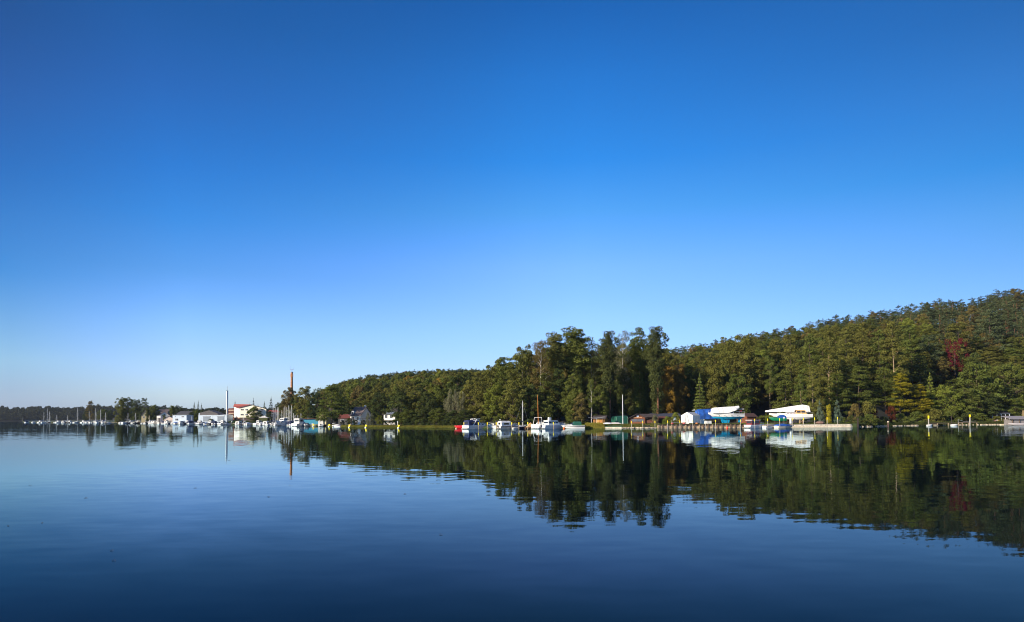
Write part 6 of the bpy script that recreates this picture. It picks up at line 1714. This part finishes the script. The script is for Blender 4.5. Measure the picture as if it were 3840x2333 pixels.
def berth(key, px, head, mh=None, dY=0.0, s=1.0, label=None, tree_=None):
    src, fresh = boat_proto(key)
    r = src if key not in used_proto else copy_tree(src)
    used_proto.add(key)
    Y = wY(px) + dY
    r.location = P(px, Y, 0); r.rotation_euler.z = HD(head); r.scale = (s, s, s)
    if mh:
        for ch in KIDS[r.name]:
            if ch.name.split('.')[0] in ('mast', 'rigging'):
                z0 = .75 + .3
                k = mh / 10.0; f = 1.6 if ch.name.startswith('mast') and px < 600 else 1.25 if ch.name.startswith('mast') else 1.0
                x0 = .1 * (7.6, 8.2, 9.2)[('sail', 'sail_d', 'sail_w').index(key)]
                ch.scale = (f, f, k); ch.location = (x0 * (1 - f), 0, z0 * (1 - k))
    zn = zone_name(px); cat, ds = DESC[key]
    c = znc.setdefault((zn, ds), 0); znc[(zn, ds)] += 1
    tag(r, label or '%s, %s %s %s' % (ds, NUM[min(c, 19)], 'such boat in the', zn), cat, 'boats moored in the marina')
    return r
hd = lambda base=80: base + rnd.uniform(-22, 22)
# masts: (px, top row)
for px, top, key in ((162, 1541, 'sail'), (173, 1527, 'sail_w'), (184, 1538, 'sail_d'), (211, 1552, 'sail'), (251, 1555, 'sail_d'), (288, 1520, 'sail_w'), (332, 1538, 'sail'), (353, 1525, 'sail_w'), (357, 1540, 'sail_d'), (374, 1530, 'sail'), (393, 1543, 'sail'),
                     (476, 1545, 'sail_w'), (505, 1545, 'sail'), (553, 1548, 'sail'), (644, 1550, 'sail_d'), (716, 1556, 'sail'), (911, 1556, 'sail'),
                     (1021, 1516, 'sail_w'), (1029, 1518, 'sail'), (1036, 1520, 'sail_d'), (1042, 1520, 'sail'), (1053, 1532, 'sail'), (1060, 1518, 'sail_d'), (1064, 1515, 'sail_w'), (1071, 1519, 'sail'), (1080, 1512, 'sail_w'), (1086, 1530, 'sail'), (1090, 1512, 'sail'), (1097, 1544, 'sail_d'), (1105, 1551, 'sail'), (1113, 1551, 'sail'), (1124, 1544, 'sail')):
    dY = rnd.uniform(4, 14) if px > 1000 else rnd.uniform(0, 8)
    Y = wY(px) + dY
    r = berth(key, px, hd(), Z(px, top, Y) - 1.05, dY, .9)
# motor boats filling the row
for px, key in ((102, 'cr_navy'), (116, 'open'), (128, 'wh_cov'), (139, 'open'), (152, 'wheel'), (197, 'cr_white'), (222, 'wheel'), (233, 'wh_cov'), (243, 'cr_white'), (263, 'cr_dark'), (274, 'open'), (298, 'cr_dark'), (315, 'wheel'), (325, 'wh_cov'), (341, 'open'), (364, 'cr_white'), (384, 'cr_dark'), (402, 'wheel'), (412, 'open'), (430, 'cr_dark'),
                (448, 'open'), (458, 'wh_cov'), (468, 'open'), (489, 'cr_dark'), (497, 'wh_cov'), (517, 'cr_dark'), (529, 'cr_white'), (541, 'open'), (562, 'cr_dark'), (572, 'wh_cov'),
                (584, 'cr_white'), (597, 'open'), (611, 'wheel'), (622, 'cr_navy'), (634, 'cr_white'), (653, 'wh_cov'), (665, 'blue'), (679, 'open'), (690, 'cr_white'), (703, 'cr_dark'), (722, 'cr_navy'), (737, 'open'), (750, 'wheel'),
                (763, 'open'), (776, 'blue'), (792, 'cr_dark'), (808, 'cr_navy'), (824, 'open'), (839, 'wheel'), (852, 'open'), (900, 'cr_white'), (918, 'open'), (934, 'wh_cov'), (961, 'open'), (974, 'wheel'), (988, 'wh_cov'), (1003, 'cr_white'), (1014, 'open'), (1047, 'wh_cov'), (1082, 'cr_dark'), (1100, 'cr_navy'), (1112, 'blue'), (1136, 'cr_white'), (1150, 'open')):
    if px < 560 and px in (116, 139, 197, 233, 298, 341, 402, 430, 448, 497, 529): continue
    big = .85 if px < 560 else .92
    berth(key, px, hd(250 if key in ('open', 'cr_dark') and rnd.random() < .5 else 70), None, rnd.uniform(-3, 3), big)
r = cruiser('motor_yacht', P(1060, 284), HD(250), 'largest white motor yacht at the foot of the mast cluster', 8.2, 3.4, 1.7, 2.3, canm=None, hard=True, arch=True, ob=False, group='boats moored in the marina')
r = cruiser('wheelhouse_boat', P(1124, 268), HD(70), 'tall white wheelhouse boat right of the mast cluster', 7.0, 3.0, 1.1, 1.5, canm=None, hard=False, ob=False, group='boats moored in the marina')
cabin(r, -2.0, 1.2, 2.5, 1.1, 1.9, WHITE, front=.5, back=.1, inset=.12, name='wheelhouse')
# jetties
for a, b_, lb in ((95, 300, 'low jetty behind the far left moorings'), (300, 570, 'low jetty before the tree clump'), (570, 860, 'low jetty before the boatyard halls'), (875, 1190, 'low jetty before the cream building')):
    secs = []
    for i in range(9):
        px = a + (b_ - a) * i / 8; Y = wY(px) + 5; x = X(px, Y, .5)
        secs.append([(x, Y - .8, .5), (x, Y + .8, .5), (x, Y + .8, .68), (x, Y - .8, .68)])
    o = MB().loft(secs, closed=True).build('jetty', mat('jetty_planks', (.22, .18, .14), .9, .3))
    tag(o, lb, 'jetty')
# lamps on the bank
for px, py in ((869, 1582), (890, 1584), (919, 1580), (980, 1581)):
    Y = 345 if px < 930 else 335
    zt = Z(px, py, Y)
    b = empty('globe_lamp', P(px, Y, .5), 0, 'white globe lamp on the bank, %s from the left' % NUM[[869, 890, 919, 980].index(px)], 'lamp', 'globe lamps below the cream building')
    MB().tube([(0, 0, 0), (0, 0, max(.3, zt - .8))], .06, 5).build('post', GREYP, b); MB().ball((0, 0, zt - .5), .32, 8, 6).build('globe', WHITE, b)
# drifting twigs on the lake
for i, (px, py) in enumerate(((428, 2100), (420, 2063), (1654, 2003), (31, 1970), (158, 1960), (323, 1867), (1008, 1862), (1519, 1852), (733, 1830), (114, 1820), (860, 1727))):
    Y = CAM_H * F_PX / (py - (1573.9 - 14.1 * px / 3840))
    L_ = 12 * Y / F_PX
    o = MB().tube([(-L_ / 2, 0, .005), (-L_ * .1, .03, .02), (L_ / 2, -.01, .008)], [.003 + L_ * .010, .004 + L_ * .022, .002], 5).build('floating_twig', DKTIMBER, None, loc=P(px, Y, .004), rz=rnd.uniform(-.5, .5))
    tag(o, 'small dark twig floating on open water, %s drifting twig from the near end' % NUM[i], 'twig', 'twigs drifting on the lake')
# thin clouds low over the horizon are left to the sky

# ------------------------------------------------------------ morning air over the lake
mh, n, l, out = new_mat('haze')
pv = n.new('ShaderNodeVolumePrincipled')
pv.inputs['Color'].default_value = (0.75, 0.85, 1.0, 1)
pv.inputs['Density'].default_value = 0.00005
pv.inputs['Anisotropy'].default_value = 0.2
l.new(pv.outputs[0], out.inputs['Volume'])
hz = MB().add([(-5200, -350, -2.6), (5200, -350, -2.6), (5200, 4900, -2.6), (-5200, 4900, -2.6), (-5200, -350, 150), (5200, -350, 150), (5200, 4900, 150), (-5200, 4900, 150)], [(3, 2, 1, 0), (4, 5, 6, 7), (0, 1, 5, 4), (1, 2, 6, 5), (2, 3, 7, 6), (3, 0, 4, 7)]).build('haze', mh)
tag(hz, kind='stuff')
